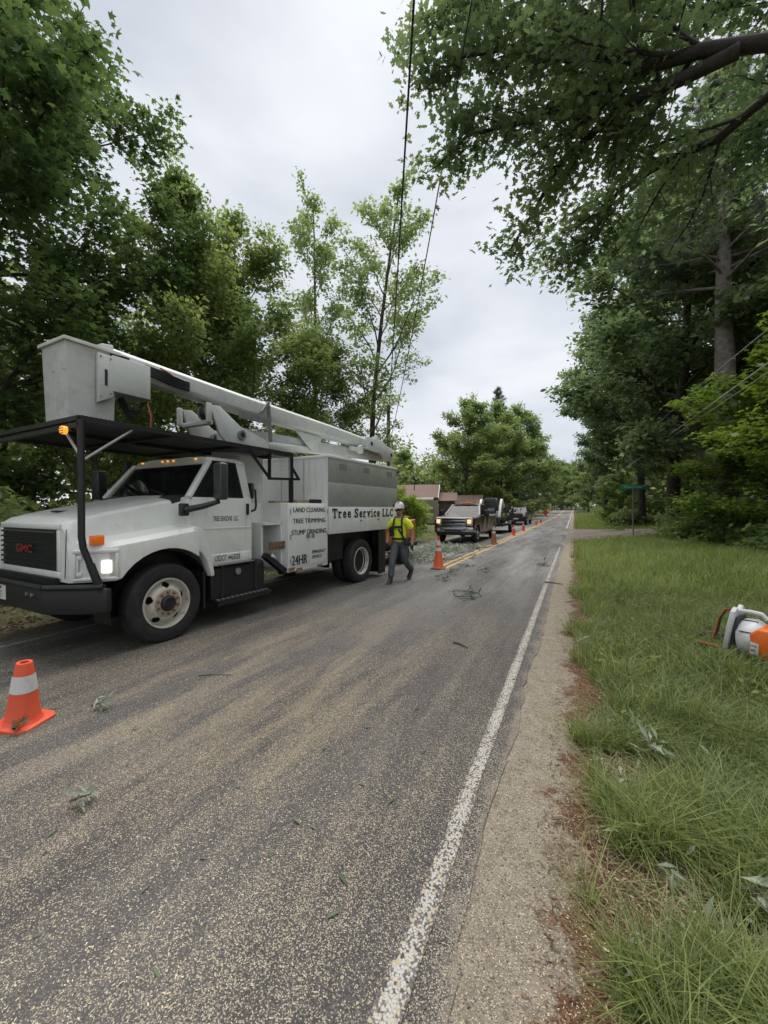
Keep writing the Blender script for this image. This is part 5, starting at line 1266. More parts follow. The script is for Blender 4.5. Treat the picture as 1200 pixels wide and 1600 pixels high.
for z in (1.0, 1.35, 1.72): rk.bar((4.9, -.97, z), (6.1, -.97, z), .045, .045)
rk.build('side_rack', M['black'], TE)
tj = MB(); tj.cyl((-.2, 0, .02), (-.2, 0, .9), .04, n=10); tj.build('jack', M['steel'], TE)

LO = empty('compact_loader', (-5.30, 28.0, .675), rad(90), 'white compact loader with black cab standing on the trailer', 'loader')
wl2 = mat('loader white', (.66, .66, .64), .4, dirt=(.4, .38, .33), dscale=3)
for sy in (-1, 1):
    yy = sorted((sy * .55, sy * .88)); t_ = MB(); t_.prism([(.35, .14), (.55, .0), (1.75, .0), (1.95, .14), (1.95, .32), (1.8, .44), (.5, .44), (.35, .32)], 1, yy[0], yy[1]); tr_ = t_.build('track', M['rubber'], LO, bevel=.04)
    t_ = MB(); t_.box(0, .07, yy[0] - .005, yy[1] + .005, 0, .03); gm_ = t_.mesh('track_lug', M['rubber'])
    for k in range(9): link('track_lug', gm_, tr_, (.5 + .14 * k, 0, .425))
bd_ = MB(); bd_.box(.55, 2.1, -.56, .56, .22, .85); bd_.box(1.5, 2.15, -.6, .6, .8, 1.25); bd_.build('body', wl2, LO, bevel=.05)
cbm = MB()
def cr2(u, w_, z0, z1): return [(u, -w_, z0), (u, w_, z0), (u, w_, z1 - .1), (u, w_ - .1, z1), (u, -w_ + .1, z1), (u, -w_, z1 - .1)]
cbm.loft([cr2(.42, .42, .75, 1.62), cr2(.50, .44, .75, 1.76), cr2(1.3, .44, .75, 1.80), cr2(1.5, .43, .8, 1.72)]); cabl = cbm.build('cab', M['plastic'], LO)
g_ = MB(); g_.pane([(.405, -.32, .85), (.405, .32, .85), (.455, .33, 1.60), (.455, -.33, 1.60)]); g_.build('door_glass', glass_mat('loader glass', (.25, .28, .30), .1), cabl)
g_ = MB(); g_.bar((.40, .12, .85), (.45, .12, 1.6), .02, .02); g_.build('wiper', M['plastic'], cabl)
for sy in (-1, 1):
    a_ = MB(); yy = sorted((sy * .62, sy * .78)); a_.prism([(2.1, 1.12), (2.1, 1.28), (1.2, 1.72), (1.0, 1.70), (.35, .95), (.05, .35), (.22, .30), (.50, .85), (1.1, 1.50), (1.9, 1.10)], 1, yy[0], yy[1]); a_.build('lift_arm', wl2, LO, bevel=.02)
    a_ = MB(); a_.cyl((1.6, sy * .70, .9), (1.0, sy * .70, 1.45), .05, n=10); a_.build('lift_cylinder', M['steel'], LO)
gp = MB(); gp.box(-.1, .12, -.75, .75, .02, .45); gp.prism([(-.45, .02), (-.1, .02), (-.1, .5), (-.25, .5)], 1, -.8, -.72); gp.prism([(-.45, .02), (-.1, .02), (-.1, .5), (-.25, .5)], 1, .72, .8); gp.box(-.45, -.1, -.8, .8, .0, .04); gp.build('grapple_bucket', M['plastic'], LO, bevel=.015)

# chipper towed behind the truck (frame: x rearwards, y away from the road)
CH = empty('wood_chipper', (-5.05, 10.55, 0.006), rad(87.5), 'orange brown wood chipper behind the truck, its folded feed table beside the worker', 'chipper')
chp = mat('faded orange chipper paint', (.42, .15, .035), .5, noise=.2, nscale=4, dirt=(.16, .08, .04), dscale=4, dlo=.45, dhi=.7)
c_ = MB(); c_.bar((-.9, .25, .45), (2.4, .1, .5), .12, .14); c_.bar((-.9, .25, .45), (.4, .6, .48), .1, .12); c_.box(.3, 2.4, -.1, .9, .46, .58); c_.build('frame', M['black'], CH)
for sy in (-1, 1): make_wheel(CH, .95, .4 + sy * .72, .34, .2, .19, flip=sy > 0, lugs=5, dish=.05, rimmat=M['rim'])
c_ = MB(); c_.prism([(.55, -.36), (1.35, -.36), (1.35, -.10), (.55, -.10)], 2, .74, .78); c_.build('mudguard', M['black'], CH)
c_ = MB(); c_.prism([(.2, .58), (.2, 1.2), (.6, 1.45), (1.2, 1.45), (1.5, 1.2), (1.5, .58)], 1, -.05, .85); c_.build('drum_housing', chp, CH, bevel=.04)
c_ = MB(); c_.tube([(.5, .4, 1.4), (.45, .4, 1.8), (.3, .4, 2.05), (-.1, .4, 2.2), (-.5, .4, 2.2)], .14, 8); c_.build('discharge_chute', chp, CH)
c_ = MB(); c_.loft([[(1.45, 0, .7), (1.45, .8, .7), (1.45, .8, 1.15), (1.45, 0, 1.15)], [(1.9, -.25, .62), (1.9, 1.05, .62), (1.9, 1.05, 1.35), (1.9, -.25, 1.35)]], cap=False); c_.build('feed_hopper', chp, CH)
c_ = MB(); c_.hexa([(1.02, -.53, .80), (1.02, .45, .80), (1.06, .45, .80), (1.06, -.53, .80), (1.2, -.30, 1.42), (1.2, .45, 1.42), (1.24, .45, 1.42), (1.24, -.30, 1.42)]); ft_ = c_.build('feed_table', chp, CH, bevel=.01)
c_ = MB(); c_.bar((1.03, -.55, .80), (1.21, -.31, 1.42), .035, .05); c_.bar((1.02, -.54, .79), (1.02, .45, .79), .035, .04); c_.build('table_edge', M['black'], ft_)
c_ = MB(); c_.box(1.10, 1.5, -.24, .5, 1.425, 1.46); c_.build('hopper_lid', mat('chipper orange', (.62, .26, .05), .45), CH, bevel=.01)
# ================================================================ the worker
def skin_mesh(name, vs, es, rs, m, sub=2, root=0):
    me = bpy.data.meshes.new(name); me.from_pydata([tuple(v) for v in vs], es, []); me.update()
    o = bpy.data.objects.new(name, me); COL.objects.link(o)
    md = o.modifiers.new('skin', 'SKIN'); md.use_smooth_shade = True; md.branch_smoothing = 0.3
    if not me.skin_vertices: me.skin_vertices.new()
    for i, r in enumerate(rs):
        k = me.skin_vertices[0].data[i]; k.radius = r if isinstance(r, tuple) else (r, r); k.use_root = i == root
    sb = o.modifiers.new('sub', 'SUBSURF'); sb.levels = sub; sb.render_levels = sub
    dg = bpy.context.evaluated_depsgraph_get(); out_ = bpy.data.meshes.new_from_object(o.evaluated_get(dg)); out_.name = name
    bpy.data.objects.remove(o); bpy.data.meshes.remove(me)
    out_.materials.clear(); out_.materials.append(m); out_.shade_smooth()
    return out_
class SK:
    def __init__(s): s.v = []; s.e = []; s.r = []
    def chain(s, pts, rs, start=None):
        prev = start
        for p, r in zip(pts, rs):
            s.v.append(p); s.r.append(r); i = len(s.v) - 1
            if prev is not None: s.e.append((prev, i))
            prev = i
        return prev
    def build(s, name, m, parent, sub=2): return link(name, skin_mesh(name, s.v, s.e, s.r, m, sub), parent)

WK = empty('person', (-3.66, 8.62, 0.02), rad(2), 'worker walking in a yellow safety shirt, grey trousers, sunglasses and white helmet', 'person')
SKIN = mat('sunburnt skin', (.36, .19, .13), .55, noise=.12, nscale=12)
HV = mat('safety yellow cloth', (.70, .80, .03), .75, noise=.16, nscale=9, bump=.5, bscale=14)
TRS = mat('grey work trousers', (.075, .085, .092), .85, noise=.3, nscale=8, bump=.6, bscale=16)
BOOT = mat('dark work boot', (.03, .026, .024), .7)
GLV = mat('dark work glove', (.022, .022, .024), .8)
# body: pelvis, spine, head, arms with hands, legs (x = to his left / picture right, y = behind him)
hipR, hipL = (-.095, .0, .90), (.095, .01, .90)
kneeR, ankR = (-.085, -.24, .50), (-.085, -.36, .10)
kneeL, ankL = (.11, .03, .49), (.14, .42, .20)
shR, elR, wrR = (-.205, -.01, 1.40), (-.285, .02, 1.13), (-.275, -.10, .89)
shL, elL, wrL = (.205, .01, 1.40), (.30, .06, 1.12), (.315, -.04, .86)
b = SK()
p0 = b.chain([(0, .0, .93)], [(.14, .11)])
ch = b.chain([(0, .0, 1.08), (0, .0, 1.26), (0, .01, 1.40), (0, .0, 1.485)], [(.135, .10), (.155, .115), (.12, .10), (.06, .062)], p0)
hd_ = b.chain([(0, -.015, 1.56), (0, -.03, 1.625), (0, -.02, 1.70)], [(.066, .078), (.078, .098), (.07, .088)], ch)
for sh, el, wr, s in ((shR, elR, wrR, -1), (shL, elL, wrL, 1)):
    a = b.chain([sh, el, wr], [.066, .047, .033], 3)
    d = (Vector(wr) - Vector(el)).normalized(); palm = Vector(wr) + d * .06
    b.chain([tuple(palm)], [(.042, .022)], a)
for hp, kn, an in ((hipR, kneeR, ankR), (hipL, kneeL, ankL)):
    k = b.chain([hp, kn, an], [.095, .062, .036], 0)
b.build('body', SKIN, WK)
# fingers, five to a hand, in dark gloves
for (el, wr, s) in ((elR, wrR, -1), (elL, wrL, 1)):
    d = (Vector(wr) - Vector(el)).normalized(); fw = Vector((0, -1, 0)); fw = (fw - d * fw.dot(d)).normalized(); si = d.cross(fw) * s
    g = SK(); r0 = g.chain([tuple(Vector(wr) - d * .02)], [.04]); pm = g.chain([tuple(Vector(wr) + d * .045)], [(.05, .03)], r0); pk = g.chain([tuple(Vector(wr) + d * .08)], [(.05, .027)], pm)
    for k, (off, ln) in enumerate(((-.032, .062), (-.011, .072), (.011, .068), (.032, .052))):
        q = Vector(wr) + d * .08 + fw * off; g.chain([tuple(q + d * ln * .5 + si * -.004), tuple(q + d * ln * .85 - si * .022), tuple(q + d * ln - si * .045)], [.011, .010, .008], pk)
    q = Vector(wr) + d * .035 + fw * .04; g.chain([tuple(q + fw * .02 + d * .02), tuple(q + fw * .03 + d * .055 - si * .012)], [.013, .010], pm)
    g.build('glove', GLV, WK, 1)
# trousers
b = SK(); p0 = b.chain([(0, .0, .94)], [(.165, .135)]); b.chain([(0, 0, 1.03)], [(.155, .125)], p0)
for hp, kn, an in ((hipR, kneeR, ankR), (hipL, kneeL, ankL)):
    up_ = tuple(Vector(hp).lerp(Vector(kn), .45)); lo_ = tuple(Vector(kn).lerp(Vector(an), .55))
    b.chain([hp, up_, kn, lo_, tuple(Vector(an) + Vector((0, .01, .02)))], [.115, .105, .085, .078, .072], p0)
b.build('trousers', TRS, WK)
for an, tip in ((ankR, 0), (ankL, 1)):
    m_ = MB(); a = Vector(an); toe = Vector((0, -.20, -.085 if tip == 0 else -.15)); 
    rings = []
    for t, w_, h0, h1 in ((-.35, .032, -.02, .06), (-.2, .045, -.03, .09), (.0, .048, -.035, .10), (.3, .047, -.04, .045), (.65, .054, -.04, .02), (.92, .046, -.04, .005), (1.05, .025, -.035, -.01)):
        c0 = a + toe * t + Vector((0, 0, -.02 if tip == 0 else .01)); rings.append([c0 + Vector((-w_, 0, h0)), c0 + Vector((w_, 0, h0)), c0 + Vector((w_, 0, (h0 + h1) / 2)), c0 + Vector((w_ * .6, 0, h1)), c0 + Vector((-w_ * .6, 0, h1)), c0 + Vector((-w_, 0, (h0 + h1) / 2))])
    m_.loft(rings); m_.build('boot', BOOT, WK, ang=1.0)
# shirt
b = SK(); p0 = b.chain([(0, .0, .88), (0, .0, 1.0), (0, -.005, 1.16), (0, .0, 1.32), (0, .01, 1.42), (0, .0, 1.465)], [(.17, .145), (.17, .135), (.172, .13), (.178, .128), (.125, .108), (.07, .075)])
for sh, el in ((shR, elR), (shL, elL)):
    b.chain([sh, tuple(Vector(sh).lerp(Vector(el), .45)), tuple(Vector(sh).lerp(Vector(el), .70))], [.092, .082, .085], 4)
b.build('shirt', HV, WK)
# harness straps and belt with gear
st = MB()
for x in (-.105, .105): st.bar((x * 1.1, -.128, 1.05), (x, -.150, 1.28), .04, .012, up=(0, -1, 0)); st.bar((x, -.150, 1.28), (x * .9, -.115, 1.44), .04, .012, up=(0, -1, 0)); st.bar((x * .9, -.115, 1.44), (x * .85, -.0, 1.505), .04, .012, up=(0, 0, 1))
st.bar((-.19, -.135, 1.245), (.13, -.160, 1.27), .055, .02, up=(0, -1, 0)); st.build('harness', GLV, WK)
st = MB(); st.bar((.02, -.145, 1.22), (.17, -.13, .98), .04, .014, up=(0, -1, 0)); st.build('harness_strap', GLV, WK)
st = MB(); st.bar((-.175, -.06, 1.25), (-.185, -.04, 1.05), .10, .05); st.sphere((-.19, -.05, 1.18), .06, 10, 8, (1, .8, 1.6)); st.build('radio_pouch', GLV, WK)
st = MB(); st.loft([[(.18 * math.cos(a) * k, .148 * math.sin(a) * k, z) for a in np.linspace(0, 2 * PI, 20, endpoint=False)] for k, z in ((1.0, .965), (1.03, .97), (1.03, 1.01), (1.0, 1.015))]); st.build('belt', GLV, WK)
st = MB(); st.box(.15, .27, -.13, -.03, .88, 1.0); st.sphere((.22, -.10, .90), .055); st.tube([(.12, -.15, .96), (.2, -.17, .86), (.28, -.12, .93)], .014, 6); st.build('belt_pouch', GLV, WK, bevel=.01)
# face, helmet, ear muffs
fc = MB(); fc.sphere((-.033, -.122, 1.652), .012); fc.sphere((.033, -.122, 1.652), .012); fc.build('eyes', mat('eye white', (.6, .58, .55), .3), WK)
fc = MB(); fc.box(-.068, -.004, -.148, -.126, 1.634, 1.668); fc.box(.004, .068, -.148, -.126, 1.634, 1.668); fc.box(-.01, .01, -.146, -.134, 1.655, 1.664); fc.box(-.080, -.066, -.14, .0, 1.655, 1.664); fc.box(.066, .080, -.14, .0, 1.655, 1.664); fc.build('sunglasses', mat('dark lens', (.008, .008, .009), .08), WK, bevel=.006)
fc = MB(); fc.hexa([(-.016, -.125, 1.60), (.016, -.125, 1.60), (.014, -.10, 1.60), (-.014, -.10, 1.60), (-.008, -.128, 1.65), (.008, -.128, 1.65), (.008, -.10, 1.65), (-.008, -.10, 1.65)]); fc.add([(0, -.15, 1.605), (-.016, -.125, 1.598), (.016, -.125, 1.598), (0, -.13, 1.645)], [(0, 1, 2), (0, 3, 1), (0, 2, 3)]); fc.build('nose', SKIN, WK, bevel=.003)
fc = MB(); fc.box(-.024, .024, -.126, -.112, 1.566, 1.576); fc.build('mouth', mat('lip', (.24, .10, .08), .5), WK, bevel=.003)
fc = MB(); fc.sphere((0, -.080, 1.555), .056, 12, 8, (.95, .60, .62)); fc.build('beard', mat('short beard', (.20, .125, .095), .9), WK)
for x in (-.088, .088): fc = MB(); fc.sphere((x, -.005, 1.635), .028, 10, 6, (.4, .8, 1.2)); fc.build('ear', SKIN, WK)
hm = MB(); n = 20
hm.loft([[(.115 * k * math.cos(a), -.015 + .14 * k * math.sin(a), z) for a in np.linspace(0, 2 * PI, n, endpoint=False)] for k, z in ((1.06, 1.685), (1.04, 1.70), (1.0, 1.74), (.88, 1.79), (.62, 1.825), (.25, 1.84))]); hm.prism([(-.10, -.11), (.10, -.11), (.085, -.19), (.0, -.215), (-.085, -.19)], 2, 1.69, 1.70); hm.box(-.03, .03, -.12, .1, 1.81, 1.852)
hm.build('helmet', mat('white helmet', (.62, .60, .58), .4, dirt=(.35, .3, .27), dscale=12), WK, bevel=.006)
hm = MB(); hm.sphere((.150, .02, 1.70), .05, 12, 8, (.7, 1, 1.35)); hm.sphere((-.150, .02, 1.76), .04, 12, 8, (.7, 1, 1.2)); hm.tube([(.15, .02, 1.72), (.12, .03, 1.84), (0, .03, 1.87), (-.12, .03, 1.84), (-.15, .02, 1.76)], .012, 6); hm.build('ear_muffs', GLV, WK)

# ================================================================ cones
CO = mat('orange cone', (.70, .115, .035), .5, noise=.08, nscale=8, dirt=(.42, .10, .05), dscale=9, dlo=.55, dhi=.8)
COP = mat('red orange cone', (.72, .10, .045), .5, noise=.08, nscale=8)
COB = mat('grimy brown cone', (.30, .11, .06), .65, noise=.15, nscale=8)
CW = mat('white collar', (.62, .62, .60), .4, dirt=(.42, .41, .38), dscale=8)
def cone(label, loc, H, base, m, bands, bm, rz=0, tilt=(0, 0), top=.055):
    E_ = empty('traffic_cone', loc, 0, label, 'cone', 'traffic cones', rot=(tilt[0], tilt[1], rz))
    rb = base * .36
    def R(h): return rb + (top * .5 - rb) * ((h - .03) / (H - .03))
    mb = MB(); mb.lathe([(rb * 1.12, .028), (R(.06) * 1.02, .055), (R(.06), .06), (R(H * .5), H * .5), (R(H) , H - .02), (R(H) * .9, H), (R(H) * .55, H), (R(H) * .5, H - .04)], (0, 0, 0), (0, 0, 1), 22); mb.build('cone_body', m, E_)
    mb = MB(); h = base / 2; c = base * .14
    mb.prism([(-h + c, -h), (h - c, -h), (h, -h + c), (h, h - c), (h - c, h), (-h + c, h), (-h, h - c), (-h, -h + c)], 2, 0.0, .032); mb.build('base', bm, E_, bevel=.01)
    for z0, z1 in bands:
        mb = MB(); mb.lathe([(R(z0) + .003, z0), (R(z1) + .003, z1)], (0, 0, 0), (0, 0, 1), 22); mb.build('reflective_collar', CW, E_)
    return E_
cone('short orange cone with a twig on its base in the left foreground', (-3.90, 1.64, 0.02), .49, .32, COP, [(.27, .40)], COP, .35, (rad(2), rad(4)), .11)
cone('tall orange cone with two collars beside the worker', (-3.43, 10.85, 0.02), .92, .40, CO, [(.50, .60), (.66, .80)], M['plastic'], .2)
cone('tall grimy brown cone beside the maroon pickup', (-3.44, 19.5, 0.02), .98, .42, COB, [(.52, .62), (.68, .84)], M['plastic'], .2)
cone('red cone beside the trailer, third in the row behind the worker', (-3.46, 26.5, 0.02), .71, .36, COP, [(.42, .54)], COP, .1)
cone('red cone beside the end of the trailer, fourth in the row', (-3.48, 32.2, 0.02), .71, .36, COP, [(.42, .54)], COP, .3)
cone('red cone beside the black pickup, nearer of the last two', (-3.50, 43.9, 0.02), .71, .36, COP, [(.42, .54)], COP, .1)
cone('red cone beside the black pickup, the farthest one', (-3.55, 51.0, 0.02), .71, .36, COP, [(.42, .54)], COP, .2)

# ================================================================ signs, poles, wires, house
SG = empty('street_sign', (3.10, 27.3, gz(3.1, 27.3)), TH, 'green street name sign on a grey steel post by the gravel drive', 'sign')
m_ = MB(); m_.prism([(-.035, -.02), (-.02, -.02), (-.012, .015), (.012, .015), (.02, -.02), (.035, -.02), (.02, .028), (-.02, .028)], 2, -.1, 2.78); m_.build('post', mat('galvanised post', (.33, .34, .34), .55, metal=.3, noise=.15), SG)
m_ = MB(); m_.box(-.72, .72, -.012, .0, 2.72, 3.0); gs = m_.build('sign_blade', mat('sign green', (.015, .38, .23), .45), SG, bevel=.004)
SW = mat('sign white', (.75, .77, .75), .5)
text_on('Pickerel Pointe', SW, gs, (-.55, -.0145, 2.775), (1, 0, 0), (0, 0, 1), 1.05, .17, .02)
text_on('W', SW, gs, (-.675, -.0145, 2.885), (1, 0, 0), (0, 0, 1), .085, .08, .015)
text_on('DR', SW, gs, (.535, -.0145, 2.885), (1, 0, 0), (0, 0, 1), .14, .08, .015)
m_ = MB(); m_.box(-.05, .05, -.02, .02, 2.66, 2.74); m_.build('bracket', M['steel'], SG)

def pole(name, x, y, H, r, label, arm=None):
    E_ = empty(name, (x, y, gz(x, y)), 0, label, 'pole')
    m_ = MB(); m_.tube([(0, 0, -.2), (0, 0, H * .5), (0, 0, H)], [r, r * .88, r * .75], 10); m_.build('pole_shaft', mat('weathered pole', (.16, .135, .115), .9, noise=.25, nscale=5), E_)
    m_ = MB(); m_.cyl((r, 0, H * .9), (r + .12, 0, H * .9), .03, n=8); m_.cyl((r * .8, 0, H - .15), (r + .1, 0, H - .15), .035, .02, 8); m_.build('insulator', M['steel'], E_)
    return E_
pole('utility_pole', -9.99, 21.82, 7.75, .13, 'wooden utility pole behind the end of the boom')
pole('utility_pole', 4.4, 100, 8.2, .15, 'wooden utility pole far off on the right of the road')
pole('utility_pole', -6.9, 84, 5.2, .12, 'short pale pole far off on the left verge')
def wire(name, label, p0, p1, sag, r=.012, n=24, m=None):
    p0 = Vector(p0); p1 = Vector(p1); m_ = MB()
    m_.tube([p0.lerp(p1, t) - Vector((0, 0, sag * 4 * t * (1 - t))) for t in np.linspace(0, 1, n)], r, 5)
    o = m_.build(name, m or M['plastic']); tag(o, label, 'wire', 'overhead wires'); return o
wgrey = mat('aluminium wire', (.42, .43, .43), .5, metal=.3)
top_ = Vector((-9.99, 21.82, 7.4))
wire('power_line', 'thick dark wire rising from the utility pole to the top of the frame', top_, at(656, -160, 4.6), .25, .020)
wire('power_line', 'thin dark wire right of the thick one, passing behind the oak leaves', (-9.9, 21.8, 5.6), at(765, -160, 6.0), .45, .016)
def polywire(label, pts, r):
    m_ = MB(); P = []
    pts = [Vector(p) for p in pts]
    for i in range(len(pts) - 1):
        a, b, c, d = pts[max(i - 1, 0)], pts[i], pts[i + 1], pts[min(i + 2, len(pts) - 1)]
        for t in np.linspace(0, 1, 8, endpoint=False): P.append(.5 * ((2 * b) + (c - a) * t + (2 * a - 5 * b + 4 * c - d) * t * t + (3 * b - a - 3 * c + d) * t ** 3))
    P.append(pts[-1]); m_.tube(P, r, 5); tag(m_.build('power_line', wgrey), label, 'wire', 'overhead wires')
polywire('upper pale wire running along the right verge towards the far pole', [(4.0, -3, 5.0), (4.0, 4.9, 5.35), (4.0, 10.3, 5.72), (4.0, 21.2, 6.15), (4.1, 40, 6.5), (4.4, 100, 8.0)], .011)
polywire('lower pale wire running along the right verge', [(4.0, -3, 4.7), (4.0, 10.3, 5.0), (4.0, 21.2, 5.12), (4.0, 34.5, 5.2), (4.2, 60, 5.8), (4.4, 100, 7.4)], .016)
polywire('lowest pale wire close under the lower one on the right', [(4.1, -3, 4.6), (4.1, 10.3, 4.87), (4.08, 21.2, 5.0), (4.0, 34.5, 5.1), (4.2, 60, 5.7), (4.4, 100, 7.2)], .010)
for k, (z0, z1, label, mm, rr_) in enumerate(() and ((8.0, 7.55, 'upper pale wire running along the right verge towards the far pole', wgrey, .017), (7.4, 6.85, 'lower pale wire running along the right verge', wgrey, .022), (7.15, 6.5, 'lowest pale wire close under the lower one on the right', wgrey, .016))):
    wire('power_line', label, (4.4, 100, z0), at(1290, 445 + 50 * k + (0 if k < 2 else -30), 16 - .5 * k), .9, rr_, 40, mm)
0 and wire('service_drop', 'thin dark wire crossing the pine trunk at the right', at(640, 690, 60), at(1260, 300, 14), .5, .012)

# house
HO = empty('house', (-14.6, 37.0, gz(-14.6, 37)), rad(14), 'tan house with brown metal and red shingle roofs beyond the chipper', 'house')
HW = mat('tan siding', (.30, .285, .20), .75, noise=.08); HR = mat('red brown shingle', (.165, .105, .088), .85, noise=.25, nscale=9); HM = mat('brown metal roof', (.085, .06, .055), .5, noise=.15)
m_ = MB(); m_.box(-6, 2.6, 0, 7, 0, 2.3); m_.build('wall', HW, HO)
m_ = MB()
for k in range(14): m_.box(-6.02, 2.62, -.025, .0, .12 + .155 * k, .25 + .155 * k)
m_.build('siding', HW, HO)
m_ = MB(); m_.hexa([(-6.2, 2.0, 2.5), (2.6, 2.0, 2.5), (2.6, 4.5, 3.95), (-6.2, 4.5, 3.95), (-6.2, 2.0, 2.62), (2.6, 2.0, 2.62), (2.6, 4.5, 4.07), (-6.2, 4.5, 4.07)]); m_.hexa([(-6.2, 4.5, 3.95), (2.6, 4.5, 3.95), (2.6, 7.3, 2.3), (-6.2, 7.3, 2.3), (-6.2, 4.5, 4.07), (2.6, 4.5, 4.07), (2.6, 7.3, 2.42), (-6.2, 7.3, 2.42)]); rf1 = m_.build('roof', HR, HO)
for x, h in ((.0, .5), (-1.2, .3)): m_ = MB(); m_.cyl((x, 3.4, 3.2), (x, 3.4, 3.6 + h), .05, n=8); m_.build('vent_pipe', M['plastic'], rf1)
m_ = MB(); m_.hexa([(-1.6, -.35, 1.35), (2.3, -.35, 1.35), (2.0, .65, 2.35), (-1.6, .65, 2.35), (-1.6, -.35, 1.41), (2.3, -.35, 1.41), (2.0, .65, 2.41), (-1.6, .65, 2.41)]); mr_ = m_.build('lower_roof', HM, HO)
rb_ = MB(); rb_.hexa([(0, -.352, 1.412), (.05, -.352, 1.412), (.05, .648, 2.412), (0, .648, 2.412), (0, -.352, 1.445), (.05, -.352, 1.445), (.05, .648, 2.445), (0, .648, 2.445)]); rbm = rb_.mesh('roof_rib', HM)
for k in range(11): link('roof_rib', rbm, mr_, (-1.55 + .34 * k, 0, 0))
m_ = MB(); m_.hexa([(-6.2, .6, 2.36), (2.2, .6, 2.36), (2.2, 2.1, 2.55), (-6.2, 2.1, 2.55), (-6.2, .6, 2.42), (2.2, .6, 2.42), (2.2, 2.1, 2.61), (-6.2, 2.1, 2.61)]); m_.build('porch_roof', mat('grey pink roof', (.30, .25, .24), .6), HO)
m_ = MB(); m_.bar((-6.2, .58, 2.39), (2.2, .58, 2.39), .04, .14); m_.bar((2.62, 2.0, 2.5), (2.62, 4.5, 3.98), .05, .18); m_.build('fascia', M['whiteclean'], HO)
m_ = MB(); m_.box(2.62, 4.2, 2.6, 6.5, 0, 2.25); m_.build('side_wing', mat('brown wall', (.13, .10, .08), .8), HO)
m_ = MB(); m_.hexa([(2.6, 2.3, 2.2), (4.5, 2.3, 2.2), (4.5, 4.5, 3.1), (2.6, 4.5, 3.1), (2.6, 2.3, 2.28), (4.5, 2.3, 2.28), (4.5, 4.5, 3.18), (2.6, 4.5, 3.18)]); m_.build('wing_roof', HR, HO)
m_ = MB(); m_.box(2.63, 2.70, 1.0, 1.9, .9, 1.9); wn_ = m_.build('window', M['whiteclean'], HO); m_ = MB(); m_.box(2.695, 2.71, 1.07, 1.83, .97, 1.83); m_.build('pane', M['glass'], wn_)
# garage behind the pickup
GA = empty('garage', (-12.2, 42.5, gz(-12.2, 42.5)), rad(6), 'dark garage seen between the house and the maroon pickup', 'building')
m_ = MB(); m_.box(-1.6, 3.2, 0, 4, 0, 2.1); m_.build('wall', mat('dark brown wall', (.06, .05, .045), .8), GA)
m_ = MB(); m_.prism([(-.3, 2.0), (2, 3.0), (4.3, 2.0), (4.3, 2.1), (2, 3.1), (-.3, 2.1)], 0, -1.8, 3.4); m_.build('roof', HR, GA)
m_ = MB(); m_.box(-.6, 2.2, -.04, .0, .0, 1.8); m_.build('door', mat('dark door', (.03, .028, .026), .7), GA)

# roadwork sign and white board far along the left verge
RS = empty('roadwork_sign', (-4.9, 82.0, gz(-4.9, 82)), rad(10), 'orange diamond roadwork sign far away on the left verge', 'sign')
m_ = MB(); m_.prism([(0, .35), (.62, .97), (0, 1.59), (-.62, .97)], 1, -.01, .01); m_.build('sign_face', COP, RS)
m_ = MB(); m_.bar((-.4, .25, 0), (0, .02, .9), .04); m_.bar((.4, .25, 0), (0, .02, .9), .04); m_.bar((0, -.3, 0), (0, -.015, .5), .04); m_.build('stand', M['black'], RS)
BS = empty('yard_sign', (-6.3, 78.0, gz(-6.3, 78)), rad(15), 'small white board on legs left of the orange diamond sign', 'sign')
m_ = MB(); m_.box(-.3, .3, -.015, .015, .5, 1.3); m_.build('board', M['whiteclean'], BS)
m_ = MB(); m_.box(-.25, -.21, -.02, .02, 0, .5); m_.box(.21, .25, -.02, .02, 0, .5); m_.build('leg', M['steel'], BS)

# ================================================================ backpack blower in the grass
BL = empty('backpack_blower', (1.70, 5.50, gz(1.7, 5.5) + .035), rad(-30), 'white and orange backpack leaf blower standing in the grass', 'leaf blower')
bw = mat('blower white plastic', (.58, .59, .60), .35, dirt=(.35, .35, .33), dscale=8); bo = mat('blower orange plastic', (.72, .14, .015), .35, dirt=(.4, .08, .01), dscale=9, dlo=.6, dhi=.85); bg = mat('blower dark grey', (.03, .032, .035), .6)
def bpnl(x, w0, w1): return [(x, -w0, .0), (x, w0, .0), (x, w1, .30), (x, w1 * .9, .46), (x, w1 * .45, .50), (x, w1 * .35, .47), (x, -w1 * .35, .47), (x, -w1 * .45, .50), (x, -w1 * .9, .46), (x, -w1, .30)]
m_ = MB(); m_.loft([bpnl(-.21, .17, .19), bpnl(-.165, .18, .20)]); o_ = m_.build('back_plate', bw, BL, bevel=.012); o_.rotation_euler = (0, rad(9), 0)
m_ = MB(); m_.prism([(-.14, .03), (.14, .03), (.15, .30), (.12, .40), (-.12, .40), (-.15, .30)], 0, -.164, -.13); o_ = m_.build('back_pad', bg, BL, bevel=.01); o_.rotation_euler = (0, rad(9), 0)
m_ = MB(); m_.lathe([(.05, -.13), (.17, -.12), (.205, -.06), (.205, .03), (.17, .08), (.10, .10)], (.03, 0, .20), (.98, 0, .05), 28, cap=True); m_.build('fan_housing', bw, BL, ang=.8)
m_ = MB()
for a in (-.35, .35, 1.1, -1.1): m_.tube([(-.06 + .0 * a, .207 * math.sin(a), .20 + .207 * math.cos(a)), (.07, .207 * math.sin(a), .20 + .207 * math.cos(a))], .006, 5)
m_.build('housing_rib', bg, BL)
m_ = MB(); m_.tube([(-.12, -.02, .43), (-.09, -.02, .475), (.0, -.02, .48), (.09, -.02, .47), (.13, -.02, .42)], .021, 8); m_.build('carry_handle', bw, BL)
